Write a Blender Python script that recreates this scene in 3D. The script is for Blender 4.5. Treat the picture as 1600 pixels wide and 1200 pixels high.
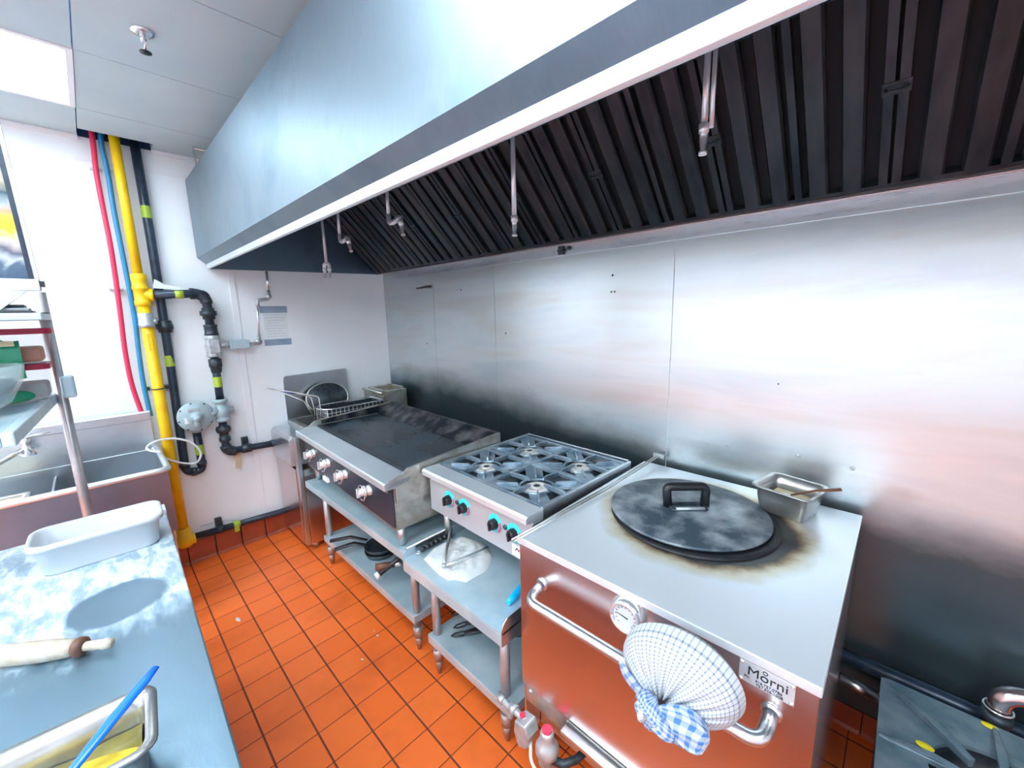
import bpy, bmesh, math, random
from mathutils import Vector, Matrix, noise
random.seed(7)
PI = math.pi
for o in list(bpy.data.objects): bpy.data.objects.remove(o)
S = bpy.context.scene
COL = S.collection

# ------------------------------------------------------------------ camera
R = [[0.7191543794253243, 0.6944898663621613, -0.02237865218559786],
     [0.10527270692945359, -0.14073301418761647, -0.9844348002246839],
     [-0.6868294080258373, 0.7056047365472649, -0.17431959164976993]]
cam_d = bpy.data.cameras.new('camera'); cam = bpy.data.objects.new('camera', cam_d); COL.objects.link(cam)
r0, r1, r2 = Vector(R[0]), -Vector(R[1]), -Vector(R[2])
cam.matrix_world = Matrix(((r0.x, r1.x, r2.x, 3.44), (r0.y, r1.y, r2.y, -1.905), (r0.z, r1.z, r2.z, 1.68), (0, 0, 0, 1)))
cam_d.sensor_width = 36; cam_d.lens = 36 * 632.9975 / 1600; cam_d.clip_start = 0.02
S.camera = cam

# ------------------------------------------------------------------ world, exposure
w = bpy.data.worlds.new('world'); S.world = w; w.use_nodes = True
w.node_tree.nodes['Background'].inputs[0].default_value = (0.75, 0.87, 1, 1)
w.node_tree.nodes['Background'].inputs[1].default_value = 0.3
S.view_settings.view_transform = 'Standard'; S.view_settings.look = 'None'
S.view_settings.gamma = 1; S.view_settings.use_curve_mapping = False
S.view_settings.exposure = 0.62
LAMP, LAMP_FILL, LAMP_DIM = 15.0, 25.0, 8.0                       # emission of the ceiling panels and of the added far fill row
LAMP_COL = (0.77, 0.92, 1.0)
CEIL = 2.706

# ------------------------------------------------------------------ materials
def ramp_node(nt, stops):
    n = nt.nodes.new('ShaderNodeValToRGB'); cr = n.color_ramp
    while len(cr.elements) > 1: cr.elements.remove(cr.elements[-1])
    cr.elements[0].position = stops[0][0]; cr.elements[0].color = (*stops[0][1], 1)
    for p, c in stops[1:]:
        e = cr.elements.new(p); e.color = (*c, 1)
    return n
def base(name, col=(.8, .8, .8), rough=.5, metal=0., spec=.5, trans=0., emit=None, estr=0., alpha=1., coat=0.):
    m = bpy.data.materials.new(name); m.use_nodes = True
    b = m.node_tree.nodes['Principled BSDF']
    b.inputs['Base Color'].default_value = (*col, 1); b.inputs['Roughness'].default_value = rough
    b.inputs['Metallic'].default_value = metal; b.inputs['Specular IOR Level'].default_value = spec
    b.inputs['Transmission Weight'].default_value = trans; b.inputs['Alpha'].default_value = alpha
    b.inputs['Coat Weight'].default_value = coat
    if emit: b.inputs['Emission Color'].default_value = (*emit, 1); b.inputs['Emission Strength'].default_value = estr
    return m, m.node_tree, b
def tc(nt, scale=(1, 1, 1), which='Object'):
    c = nt.nodes.new('ShaderNodeTexCoord'); mp = nt.nodes.new('ShaderNodeMapping'); mp.inputs['Scale'].default_value = scale
    nt.links.new(c.outputs[which], mp.inputs[0]); return mp.outputs[0]
def noi(nt, vec, scale, detail=3, rough=.55, dist=0.):
    n = nt.nodes.new('ShaderNodeTexNoise'); n.inputs['Scale'].default_value = scale; n.inputs['Detail'].default_value = detail
    n.inputs['Roughness'].default_value = rough; n.inputs['Distortion'].default_value = dist
    nt.links.new(vec, n.inputs['Vector']); return n.outputs['Fac']
def bump(nt, b, h, strength=.1, dist=.002, prev=None):
    n = nt.nodes.new('ShaderNodeBump'); n.inputs['Strength'].default_value = strength; n.inputs['Distance'].default_value = dist
    nt.links.new(h, n.inputs['Height']); nt.links.new(n.outputs[0], b.inputs['Normal'])
    if prev: nt.links.new(prev, n.inputs['Normal'])
    return n.outputs[0]
def math_(nt, op, a, bb=None, cc=None):
    n = nt.nodes.new('ShaderNodeMath'); n.operation = op
    for i, v in enumerate((a, bb, cc)):
        if v is None: continue
        if isinstance(v, (int, float)): n.inputs[i].default_value = v
        else: nt.links.new(v, n.inputs[i])
    return n.outputs[0]
def mix(nt, fac, a, bb):
    n = nt.nodes.new('ShaderNodeMix'); n.data_type = 'RGBA'
    if isinstance(fac, (int, float)): n.inputs[0].default_value = fac
    else: nt.links.new(fac, n.inputs[0])
    for i, v in ((6, a), (7, bb)):
        if isinstance(v, tuple): n.inputs[i].default_value = (*v, 1)
        else: nt.links.new(v, n.inputs[i])
    return n.outputs[2]
def noisy(name, c1, c2, scale=8, rough=.5, metal=0., lo=.35, hi=.65, vs=(1, 1, 1), bs=.1, bd=.002, detail=4, rough2=None, **k):
    m, nt, b = base(name, c1, rough, metal, **k)
    v = tc(nt, vs); f = noi(nt, v, scale, detail)
    rp = ramp_node(nt, [(lo, c1), (hi, c2)]); nt.links.new(f, rp.inputs[0]); nt.links.new(rp.outputs[0], b.inputs['Base Color'])
    if rough2 is not None:
        mr = nt.nodes.new('ShaderNodeMapRange'); nt.links.new(f, mr.inputs[0])
        mr.inputs[1].default_value = lo; mr.inputs[2].default_value = hi; mr.inputs[3].default_value = rough; mr.inputs[4].default_value = rough2
        nt.links.new(mr.outputs[0], b.inputs['Roughness'])
    if bs: bump(nt, b, f, bs, bd)
    return m
def plain(name, col, rough=.5, metal=0., **k): return base(name, col, rough, metal, **k)[0]
def steel(name, col=(.66, .71, .76), rough=.3, brush=(2, 60, 60), wave=0., grime=None, gscale=3, glo=.5, ghi=.75):
    m, nt, b = base(name, col, rough, 1.)
    f = noi(nt, tc(nt, brush), 6, 3, .6)
    mr = nt.nodes.new('ShaderNodeMapRange'); nt.links.new(f, mr.inputs[0]); mr.inputs[3].default_value = rough * .7; mr.inputs[4].default_value = rough * 1.35
    nt.links.new(mr.outputs[0], b.inputs['Roughness'])
    f2 = noi(nt, tc(nt), gscale, 5, .6, .3)
    g = grime if grime else tuple(c * .82 for c in col)
    rp = ramp_node(nt, [(glo, col), (ghi, g)]); nt.links.new(f2, rp.inputs[0]); nt.links.new(rp.outputs[0], b.inputs['Base Color'])
    if wave: bump(nt, b, noi(nt, tc(nt, (1, 1, 1.6)), 1.6, 1), wave, .05)
    return m

M = {}
M['steel'] = steel('brushed_steel')
M['steel_top'] = noisy('steel_worktop', (.76, .83, .89), (.66, .74, .80), 4, .34, .65, bs=0)
M['shelf'] = noisy('blue_grey_steel_shelf', (.42, .60, .70), (.66, .80, .86), 5, .36, .5, lo=.35, hi=.7, bs=0)
M['rodw'] = plain('bright_nozzle_pipe', (.82, .86, .90), .3, .55)
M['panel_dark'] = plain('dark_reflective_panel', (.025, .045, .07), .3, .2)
M['knob_metal'] = plain('bright_knob_metal', (.80, .84, .88), .2, .5)
M['steel_dull'] = steel('dull_steel', (.60, .62, .62), .42, grime=(.34, .31, .26), gscale=9, glo=.45, ghi=.8)
M['steel_dirty'] = steel('greasy_steel', (.66, .66, .62), .45, grime=(.30, .24, .16), gscale=7, glo=.45, ghi=.72)
M['steel_mirror'] = plain('polished_steel', (.68, .58, .58), .26, 1.)
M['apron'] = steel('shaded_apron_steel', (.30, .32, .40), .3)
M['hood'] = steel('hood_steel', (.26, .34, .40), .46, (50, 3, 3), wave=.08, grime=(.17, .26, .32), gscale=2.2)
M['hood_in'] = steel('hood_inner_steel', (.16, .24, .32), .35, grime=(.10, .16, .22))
M['chrome'] = plain('chrome', (.80, .84, .88), .16, .8)
M['gal'] = noisy('galvanised_metal', (.58, .61, .64), (.40, .44, .47), 30, .42, .5)
M['leg'] = noisy('tube_leg_steel', (.52, .50, .52), (.40, .37, .37), 10, .3, .6, bs=0)
M['panel_light'] = plain('light_control_panel_steel', (.52, .56, .60), .35, .5)
M['wall'] = noisy('white_wall_panel', (.86, .91, .95), (.82, .88, .93), 3, .38, spec=.4, bs=.03, bd=.004)
M['wall2'] = plain('white_trim', (.84, .88, .93), .4)
M['ceil'] = noisy('ceiling_tile', (.54, .69, .74), (.48, .63, .69), 2.5, .8, bs=.05)
M['dark'] = plain('dark_plenum', (.01, .03, .09), .9)
M['black'] = noisy('black_iron', (.018, .028, .04), (.05, .065, .08), 40, .42, .3)
M['blackp'] = noisy('black_gas_pipe', (.015, .03, .055), (.03, .05, .08), 25, .32, .25)
M['rubber'] = plain('black_plastic', (.012, .014, .018), .35)
M['grease'] = noisy('black_grease', (.006, .010, .016), (.03, .04, .05), 18, .3, .1, bs=.3, bd=.003)
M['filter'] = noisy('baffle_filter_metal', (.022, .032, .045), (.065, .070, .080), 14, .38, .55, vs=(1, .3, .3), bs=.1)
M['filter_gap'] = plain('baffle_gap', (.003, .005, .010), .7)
M['yellow'] = noisy('yellow_paint', (.95, .60, .008), (.85, .45, .006), 9, .4, lo=.45, hi=.75)
M['yellowgreen'] = plain('yellow_green_tape', (.38, .52, .05), .5)
M['red'] = plain('red_hose', (.72, .03, .10), .42)
M['blue'] = plain('blue_hose', (.02, .22, .45), .42)
M['regul'] = noisy('grey_cast_paint', (.40, .52, .57), (.33, .44, .49), 12, .42, bs=.1)
M['dialw'] = plain('dial_white', (.50, .53, .56), .5)
M['white'] = plain('white_plastic', (.88, .92, .97), .4)
M['bin'] = noisy('flour_dusted_plastic', (.66, .70, .74), (.58, .63, .68), 5, .55)
M['paper'] = noisy('paper', (.78, .86, .88), (.72, .80, .84), 5, .8)
M['tape'] = noisy('silver_tape', (.36, .46, .58), (.27, .37, .5), 12, .35, .5)
M['ink'] = plain('ink', (.10, .16, .24), .8)
M['inkb'] = plain('black_lettering', (.01, .01, .015), .5)
M['cyan'] = plain('turquoise_dial', (.03, .62, .68), .45)
M['pink'] = plain('pink_red_band', (.80, .04, .10), .45)
M['bluep'] = plain('blue_plastic', (.005, .14, .75), .3)
M['cyanp'] = plain('bright_blue_grip', (.0, .42, .80), .4)
M['wood'] = noisy('pale_floured_wood', (.40, .33, .25), (.50, .45, .40), 6, .6, vs=(1, 6, 6))
M['wood2'] = noisy('worn_brown_wood', (.24, .09, .045), (.10, .045, .03), 8, .55, vs=(1, 1, 1))
M['iron_plate'] = noisy('griddle_plate', (.012, .028, .042), (.10, .15, .19), 4, .24, .5, lo=.42, hi=.8, rough2=.5, bs=.1, bd=.001)
M['gr_splash'] = noisy('burnt_splash_guard', (.012, .018, .028), (.22, .22, .22), 10, .4, .5, lo=.45, hi=.8, bs=.3)
M['lid'] = noisy('cast_lid_metal', (.05, .078, .105), (.42, .46, .50), 9, .48, .3, lo=.42, hi=.74, bs=.25, detail=9)
M['soot'] = noisy('soot', (.004, .006, .010), (.02, .02, .024), 20, .55, bs=.4)
M['castgrey'] = noisy('cast_grey_iron', (.10, .17, .22), (.20, .27, .31), 16, .5, .35, bs=.4)
M['grate'] = noisy('burner_grate_iron', (.14, .23, .31), (.40, .48, .55), 11, .32, .6, bs=.3)
M['burner'] = noisy('burner_head', (.85, .84, .82), (.60, .58, .55), 30, .5, .3, bs=.4)
M['cloth'] = noisy('white_cloth', (.66, .67, .66), (.56, .59, .62), 10, .9, bs=.4, bd=.006)
M['batter'] = noisy('yellow_batter', (.60, .38, .008), (.66, .48, .03), 9, .4, bs=.6, bd=.01)
M['greenp'] = plain('green_plastic', (.01, .30, .16), .4)
M['redlid'] = plain('crimson_lid', (.42, .005, .05), .35)
M['clearp'] = plain('cloudy_clear_plastic', (.80, .84, .80), .25, alpha=.22)
M['glass'] = plain('clear_glass', (.70, .84, .88), .06, alpha=.35)
M['broth'] = plain('orange_sauce', (.48, .10, .008), .5)
M['greyfood'] = plain('grey_contents', (.35, .38, .42), .7)
M['cream'] = plain('cream_food', (.80, .70, .42), .6)
M['tealfood'] = noisy('dark_teal_contents', (.008, .07, .10), (.05, .16, .20), 14, .5)
M['foil'] = noisy('crumpled_foil', (.55, .68, .76), (.75, .84, .9), 10, .3, .8, bs=.6, bd=.02)
M['shelfp'] = noisy('pale_epoxy_shelf', (.45, .62, .70), (.62, .76, .82), 7, .4, .35)
M['cordw'] = plain('white_cord', (.80, .84, .84), .4)
M['tag'] = noisy('old_paper_tag', (.62, .55, .38), (.50, .42, .26), 10, .8)
M['glow'] = plain('lamp_diffuser', (1, 1, 1), .5, emit=LAMP_COL, estr=LAMP)
M['glow_dim'] = plain('dim_lamp_diffuser', (1, 1, 1), .5, emit=LAMP_COL, estr=LAMP_DIM)
M['glow_fill'] = plain('added_fill_diffuser', (1, 1, 1), .5, emit=LAMP_COL, estr=LAMP_FILL)
M['pan_steel'] = noisy('pan_steel', (.50, .52, .52), (.36, .36, .35), 9, .28, .8, bs=0)
M['residue'] = noisy('yellow_brown_residue', (.10, .09, .03), (.22, .18, .03), 12, .35)
M['leafy'] = plain('yellow_scrap', (.80, .68, .02), .6)

# floor tiles -------------------------------------------------------------
m, nt, b = base('quarry_tile', (.6, .12, .03), .3)
M['tile'] = m
co = nt.nodes.new('ShaderNodeTexCoord'); sx = nt.nodes.new('ShaderNodeSeparateXYZ'); nt.links.new(co.outputs['Object'], sx.inputs[0])
u = math_(nt, 'DIVIDE', math_(nt, 'SUBTRACT', sx.outputs[0], 1.725), .156)
v = math_(nt, 'DIVIDE', math_(nt, 'SUBTRACT', sx.outputs[1], -1.645), .1585)
def near(q, wd):
    fr = math_(nt, 'FRACT', math_(nt, 'ADD', q, 50.5)); d = math_(nt, 'ABSOLUTE', math_(nt, 'SUBTRACT', fr, .5))
    mr = nt.nodes.new('ShaderNodeMapRange'); nt.links.new(d, mr.inputs[0]); mr.inputs[1].default_value = wd * .6; mr.inputs[2].default_value = wd * 1.3
    mr.inputs[3].default_value = 1; mr.inputs[4].default_value = 0; return mr.outputs[0]
g = math_(nt, 'MAXIMUM', near(u, .014), near(v, .024))
cb = nt.nodes.new('ShaderNodeCombineXYZ'); nt.links.new(math_(nt, 'FLOOR', u), cb.inputs[0]); nt.links.new(math_(nt, 'FLOOR', v), cb.inputs[1])
wn = nt.nodes.new('ShaderNodeTexWhiteNoise'); nt.links.new(cb.outputs[0], wn.inputs['Vector'])
rp = ramp_node(nt, [(0, (.90, .165, .026)), (1, (.98, .20, .036))]); nt.links.new(wn.outputs[0], rp.inputs[0])
dirt = noi(nt, tc(nt), 3.2, 6, .6)
rd = ramp_node(nt, [(.5, (1, 1, 1)), (.8, (.72, .66, .66))]); nt.links.new(dirt, rd.inputs[0])
mu = nt.nodes.new('ShaderNodeMix'); mu.data_type = 'RGBA'; mu.blend_type = 'MULTIPLY'; mu.inputs[0].default_value = 1
nt.links.new(rp.outputs[0], mu.inputs[6]); nt.links.new(rd.outputs[0], mu.inputs[7])
nt.links.new(mix(nt, g, mu.outputs[2], (.16, .03, .012)), b.inputs['Base Color'])
nt.links.new(math_(nt, 'ADD', math_(nt, 'MULTIPLY', g, .4), .34), b.inputs['Roughness'])
bump(nt, b, math_(nt, 'SUBTRACT', 1., g), .5, .002)
M['tile_base'] = noisy('quarry_base_tile', (.40, .085, .035), (.30, .06, .028), 6, .35)
M['grout'] = plain('dark_grout', (.07, .02, .015), .8)

# stainless wall sheets: brushed, softly wavy, dark low down from painted cooker reflection and slight soot ------
m, nt, b = base('wall_cladding_steel', (.74, .78, .80), .27, .82)
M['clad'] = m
f = noi(nt, tc(nt, (1.2, 1, 12)), 5, 2, .5)
nt.links.new(math_(nt, 'ADD', math_(nt, 'MULTIPLY', f, .10), .26), b.inputs['Roughness'])
f2 = noi(nt, tc(nt, (.7, 1, 4.5)), 1.6, 4, .55, .5)
rp = ramp_node(nt, [(.3, (.52, .59, .64)), (.5, (.60, .66, .68)), (.7, (.56, .58, .57))]); nt.links.new(f2, rp.inputs[0])
# dark cooker reflection painted in with slight soot, as an irregular band
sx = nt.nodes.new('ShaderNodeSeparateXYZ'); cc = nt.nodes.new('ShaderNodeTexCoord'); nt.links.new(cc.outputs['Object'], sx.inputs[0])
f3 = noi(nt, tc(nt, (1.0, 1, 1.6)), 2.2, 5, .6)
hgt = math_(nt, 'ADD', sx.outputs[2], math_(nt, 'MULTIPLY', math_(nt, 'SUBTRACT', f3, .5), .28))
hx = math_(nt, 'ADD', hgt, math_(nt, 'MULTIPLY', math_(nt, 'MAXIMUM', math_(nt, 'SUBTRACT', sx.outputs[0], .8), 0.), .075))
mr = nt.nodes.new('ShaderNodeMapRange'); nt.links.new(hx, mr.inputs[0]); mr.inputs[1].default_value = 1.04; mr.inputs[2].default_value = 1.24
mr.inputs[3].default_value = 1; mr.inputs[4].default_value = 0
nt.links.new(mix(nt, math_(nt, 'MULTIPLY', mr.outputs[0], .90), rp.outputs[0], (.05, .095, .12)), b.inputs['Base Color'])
bump(nt, b, noi(nt, tc(nt, (.5, 1, 2.2)), 1.3, 0), .14, .05)

# counter top with flour ---------------------------------------------------
m, nt, b = base('floured_counter', (.7, .8, .86), .35, .6)
M['counter'] = m
vv = tc(nt, (1.2, 3.2, 1)); f = noi(nt, vv, 7, 9, .70, .25)
geo = nt.nodes.new('ShaderNodeTexCoord'); sx = nt.nodes.new('ShaderNodeSeparateXYZ'); nt.links.new(geo.outputs['Object'], sx.inputs[0])
dx = math_(nt, 'MULTIPLY', math_(nt, 'SUBTRACT', sx.outputs[0], 1.90), 1.0); dy = math_(nt, 'SUBTRACT', sx.outputs[1], -1.955)
dd = math_(nt, 'SQRT', math_(nt, 'ADD', math_(nt, 'MULTIPLY', dx, dx), math_(nt, 'MULTIPLY', dy, dy)))
hole = nt.nodes.new('ShaderNodeMapRange'); nt.links.new(dd, hole.inputs[0]); hole.inputs[1].default_value = .075; hole.inputs[2].default_value = .115
band = nt.nodes.new('ShaderNodeMapRange'); nt.links.new(sx.outputs[0], band.inputs[0]); band.inputs[1].default_value = 1.95; band.inputs[2].default_value = 2.25; band.inputs[3].default_value = 1; band.inputs[4].default_value = .25
fl = math_(nt, 'MULTIPLY', math_(nt, 'MULTIPLY', f, hole.outputs[0]), band.outputs[0])
rp = ramp_node(nt, [(.30, (.22, .34, .43)), (.46, (.36, .46, .54)), (.54, (.56, .63, .68))]); nt.links.new(fl, rp.inputs[0]); nt.links.new(rp.outputs[0], b.inputs['Base Color'])
rr = ramp_node(nt, [(.30, (.8, .8, .8)), (.5, (.02, .02, .02))]); nt.links.new(fl, rr.inputs[0]); nt.links.new(rr.outputs[0], b.inputs['Metallic'])
r3 = ramp_node(nt, [(.30, (.33, .33, .33)), (.5, (.9, .9, .9))]); nt.links.new(fl, r3.inputs[0]); nt.links.new(r3.outputs[0], b.inputs['Roughness'])
bump(nt, b, fl, .5, .004)

# tandoor top: steel with a sooty ring around the opening -------------------
m, nt, b = base('tandoor_top_steel', (.80, .84, .88), .36, .6)
M['tandoor_top'] = m
geo = nt.nodes.new('ShaderNodeTexCoord'); sx = nt.nodes.new('ShaderNodeSeparateXYZ'); nt.links.new(geo.outputs['Object'], sx.inputs[0])
dx = math_(nt, 'SUBTRACT', sx.outputs[0], 2.965); dy = math_(nt, 'SUBTRACT', sx.outputs[1], -.455)
dd = math_(nt, 'SQRT', math_(nt, 'ADD', math_(nt, 'MULTIPLY', dx, dx), math_(nt, 'MULTIPLY', dy, dy)))
dd = math_(nt, 'ADD', dd, math_(nt, 'MULTIPLY', math_(nt, 'SUBTRACT', noi(nt, tc(nt), 9, 5, .6), .5), .075))
rp = ramp_node(nt, [(0, (.015, .018, .022)), (.285, (.02, .022, .026)), (.30, (.22, .15, .08)), (.325, (.62, .58, .46)), (.37, (.80, .86, .92))]); nt.links.new(dd, rp.inputs[0])
nt.links.new(rp.outputs[0], b.inputs['Base Color'])
rm = ramp_node(nt, [(.28, (.1, .1, .1)), (.34, (.6, .6, .6))]); nt.links.new(dd, rm.inputs[0]); nt.links.new(rm.outputs[0], b.inputs['Metallic'])
f = noi(nt, tc(nt, (2, 50, 50)), 6, 3); nt.links.new(math_(nt, 'ADD', math_(nt, 'MULTIPLY', f, .2), .26), b.inputs['Roughness'])

# checked cloth (uses the cloth's own uv) -----------------------------------
def check(name, base_c, line_c, n1, n2, wd):
    m, nt, b = base(name, base_c, .9)
    c = nt.nodes.new('ShaderNodeTexCoord'); s = nt.nodes.new('ShaderNodeSeparateXYZ'); nt.links.new(c.outputs['UV'], s.inputs[0])
    def ln(o, n):
        fr = math_(nt, 'FRACT', math_(nt, 'MULTIPLY', o, n)); return math_(nt, 'LESS_THAN', fr, wd)
    a = ln(s.outputs[0], n1); e = ln(s.outputs[1], n2)
    fac = math_(nt, 'ADD', math_(nt, 'MULTIPLY', a, .5), math_(nt, 'MULTIPLY', e, .5))
    nt.links.new(mix(nt, fac, base_c, line_c), b.inputs['Base Color'])
    bump(nt, b, noi(nt, tc(nt, (1, 1, 1), 'UV'), 40, 3), .3, .003)
    return m
M['check'] = check('grey_check_cloth', (.52, .55, .59), (.13, .17, .25), 60, 19, .25)
M['checkb'] = check('blue_check_cloth', (.48, .54, .62), (.05, .16, .42), 11, 10, .45)

# food picture in the frame ---------------------------------------------------
m, nt, b = base('food_photo_print', (.5, .5, .5), .25)
M['photo'] = m
sx = nt.nodes.new('ShaderNodeSeparateXYZ'); cc = nt.nodes.new('ShaderNodeTexCoord'); nt.links.new(cc.outputs['Object'], sx.inputs[0])
hz = math_(nt, 'ADD', math_(nt, 'DIVIDE', math_(nt, 'SUBTRACT', sx.outputs[2], 1.83), .55), math_(nt, 'MULTIPLY', math_(nt, 'SUBTRACT', noi(nt, tc(nt), 9, 3, .5, 1.2), .5), .22))
rp = ramp_node(nt, [(0, (.04, .09, .16)), (.10, (.10, .16, .24)), (.14, (.55, .60, .68)), (.20, (.12, .13, .18)), (.26, (.70, .62, .60)), (.30, (.85, .60, .02)), (.40, (.90, .66, .06)), (.44, (.75, .42, .22)), (.48, (.45, .55, .60)), (.53, (.02, .10, .14)), (.58, (.62, .56, .42)), (.66, (.55, .50, .40)), (.70, (.12, .11, .20)), (.80, (.35, .36, .46)), (.86, (.80, .78, .62)), (.93, (.62, .60, .66))])
nt.links.new(hz, rp.inputs[0]); nt.links.new(rp.outputs[0], b.inputs['Base Color'])

# ------------------------------------------------------------------ mesh builder
class B:
    def __init__(s): s.v = []; s.f = []; s.sm = []; s.uv = None
    def add(s, vs, fs, sm=False):
        n = len(s.v); s.v += [tuple(p) for p in vs]; s.f += [tuple(i + n for i in f) for f in fs]; s.sm += [sm] * len(fs); return s
    def box(s, x0, x1, y0, y1, z0, z1):
        return s.add([(x0, y0, z0), (x1, y0, z0), (x1, y1, z0), (x0, y1, z0), (x0, y0, z1), (x1, y0, z1), (x1, y1, z1), (x0, y1, z1)],
                     [(0, 3, 2, 1), (4, 5, 6, 7), (0, 1, 5, 4), (1, 2, 6, 5), (2, 3, 7, 6), (3, 0, 4, 7)])
    def prism(s, poly, axis, a, b, sm=False):
        n = len(poly)
        def P(p, t): return {0: (t, p[0], p[1]), 1: (p[0], t, p[1]), 2: (p[0], p[1], t)}[axis]
        vs = [P(p, a) for p in poly] + [P(p, b) for p in poly]
        fs = [tuple(range(n)), tuple(range(2 * n - 1, n - 1, -1))] + [(i, (i + 1) % n, n + (i + 1) % n, n + i) for i in range(n)]
        return s.add(vs, fs, sm)
    def tube(s, pts, r, n=12, closed=False, cap=True, sc=None):
        pts = [Vector(p) for p in pts]; k = len(pts); rs = r if isinstance(r, (list, tuple)) else [r] * k
        vs = []; up = None
        for i, p in enumerate(pts):
            if closed: t = (pts[(i + 1) % k] - pts[i - 1])
            else: t = (pts[min(i + 1, k - 1)] - pts[max(i - 1, 0)])
            t.normalize()
            if up is None: up = Vector((0, 0, 1)) if abs(t.z) < .9 else Vector((1, 0, 0))
            a = up - t * up.dot(t)
            if a.length < 1e-4: a = t.orthogonal()
            a.normalize(); up = a; c = t.cross(a)
            for j in range(n):
                an = 2 * PI * j / n; vs.append(p + (a * math.cos(an) * (sc[0] if sc else 1) + c * math.sin(an) * (sc[1] if sc else 1)) * rs[i])
        fs = []
        for i in range(k if closed else k - 1):
            for j in range(n):
                i2 = (i + 1) % k; fs.append((i * n + j, i * n + (j + 1) % n, i2 * n + (j + 1) % n, i2 * n + j))
        s.add(vs, fs, True)
        if cap and not closed:
            m0 = len(s.v) - len(vs); s.f += [tuple(m0 + j for j in reversed(range(n))), tuple(m0 + (k - 1) * n + j for j in range(n))]; s.sm += [False, False]
        return s
    def cyl(s, p, q, r, r2=None, n=24): return s.tube([p, q], [r, r if r2 is None else r2], n)
    def lathe(s, prof, c=(0, 0, 0), axis=2, n=32):
        vs = []; fs = []
        for r, z in prof:
            for j in range(n):
                a = 2 * PI * j / n; x, y = r * math.cos(a), r * math.sin(a)
                p = {2: (x, y, z), 1: (x, z, y), 0: (z, x, y)}[axis]; vs.append((c[0] + p[0], c[1] + p[1], c[2] + p[2]))
        for i in range(len(prof) - 1):
            for j in range(n): fs.append((i * n + j, i * n + (j + 1) % n, (i + 1) * n + (j + 1) % n, (i + 1) * n + j))
        return s.add(vs, fs, True)
    def grid(s, fn, nu, nv, sm=True, closed_u=False):
        vs = [fn(i / (nu - (0 if closed_u else 1)), j / (nv - 1)) for j in range(nv) for i in range(nu)]; fs = []
        for j in range(nv - 1):
            for i in range(nu if closed_u else nu - 1):
                i2 = (i + 1) % nu; fs.append((j * nu + i, j * nu + i2, (j + 1) * nu + i2, (j + 1) * nu + i))
        return s.add(vs, fs, sm)
    def xf(s, mt): s.v = [tuple(mt @ Vector(p)) for p in s.v]; return s
def arc(c, r, a0, a1, n, plane='xy'):
    out = []
    for i in range(n + 1):
        a = math.radians(a0 + (a1 - a0) * i / n); u_, v_ = r * math.cos(a), r * math.sin(a)
        out.append({'xy': (c[0] + u_, c[1] + v_, c[2]), 'xz': (c[0] + u_, c[1], c[2] + v_), 'yz': (c[0], c[1] + u_, c[2] + v_)}[plane])
    return out
def bend(pts, r, n=6):
    """round the corners of a polyline"""
    pts = [Vector(p) for p in pts]; out = [pts[0]]
    for i in range(1, len(pts) - 1):
        a, p, c = pts[i - 1], pts[i], pts[i + 1]; d1 = (a - p); d2 = (c - p); q = min(r, d1.length * .49, d2.length * .49)
        s_, e_ = p + d1.normalized() * q, p + d2.normalized() * q
        for k in range(n + 1):
            t = k / n; out.append(s_ * (1 - t) ** 2 + p * 2 * t * (1 - t) + e_ * t * t)
    out.append(pts[-1]); return out
LOCAL = set()
def obj(name, bl, mat, parent=None, bevel=0, sub=0):
    me = bpy.data.meshes.new(name); me.from_pydata(bl.v, [], bl.f); me.update()
    for p, sm in zip(me.polygons, bl.sm): p.use_smooth = sm
    if bl.uv:
        ul = me.uv_layers.new(name='uv')
        for li, l in enumerate(me.loops): ul.data[li].uv = bl.uv[l.vertex_index]
    bmm = bmesh.new(); bmm.from_mesh(me); bmesh.ops.recalc_face_normals(bmm, faces=bmm.faces); bmm.to_mesh(me); bmm.free()
    me.materials.append(M[mat]); o = bpy.data.objects.new(name, me); COL.objects.link(o)
    if parent:
        o.parent = parent
        if parent.type == 'EMPTY' and parent.name not in LOCAL: o.matrix_parent_inverse = (Matrix.Translation(parent.location) @ Matrix.Rotation(parent.rotation_euler.z, 4, 'Z')).inverted()
    if bevel:
        md = o.modifiers.new('bevel', 'BEVEL'); md.width = bevel; md.segments = 2; md.limit_method = 'ANGLE'; md.angle_limit = .6
    if sub:
        md = o.modifiers.new('subd', 'SUBSURF'); md.levels = sub; md.render_levels = sub
    return o
def tag(o, label, cat, group=None):
    o['label'] = label; o['category'] = cat
    if group: o['group'] = group
    return o
def thing(name, label, cat, loc=(0, 0, 0), rz=0, group=None, local=False):
    o = bpy.data.objects.new(name, None); COL.objects.link(o); o.location = loc; o.rotation_euler = (0, 0, rz)
    o.empty_display_size = .05
    if local: LOCAL.add(o.name)
    return tag(o, label, cat, group)
def struct(name, bl, mat, parent=None, **k):
    o = obj(name, bl, mat, parent, **k)
    if not parent: o['kind'] = 'structure'
    return o
def dup(root, loc, rz, label, group=None):
    r = root.copy(); COL.objects.link(r); r.location = loc; r.rotation_euler = (0, 0, rz); r['label'] = label
    if group: r['group'] = group
    for ch in list(root.children):
        c = ch.copy(); COL.objects.link(c); c.parent = r
        for g_ in list(ch.children):
            d = g_.copy(); COL.objects.link(d); d.parent = c
    return r
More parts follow.
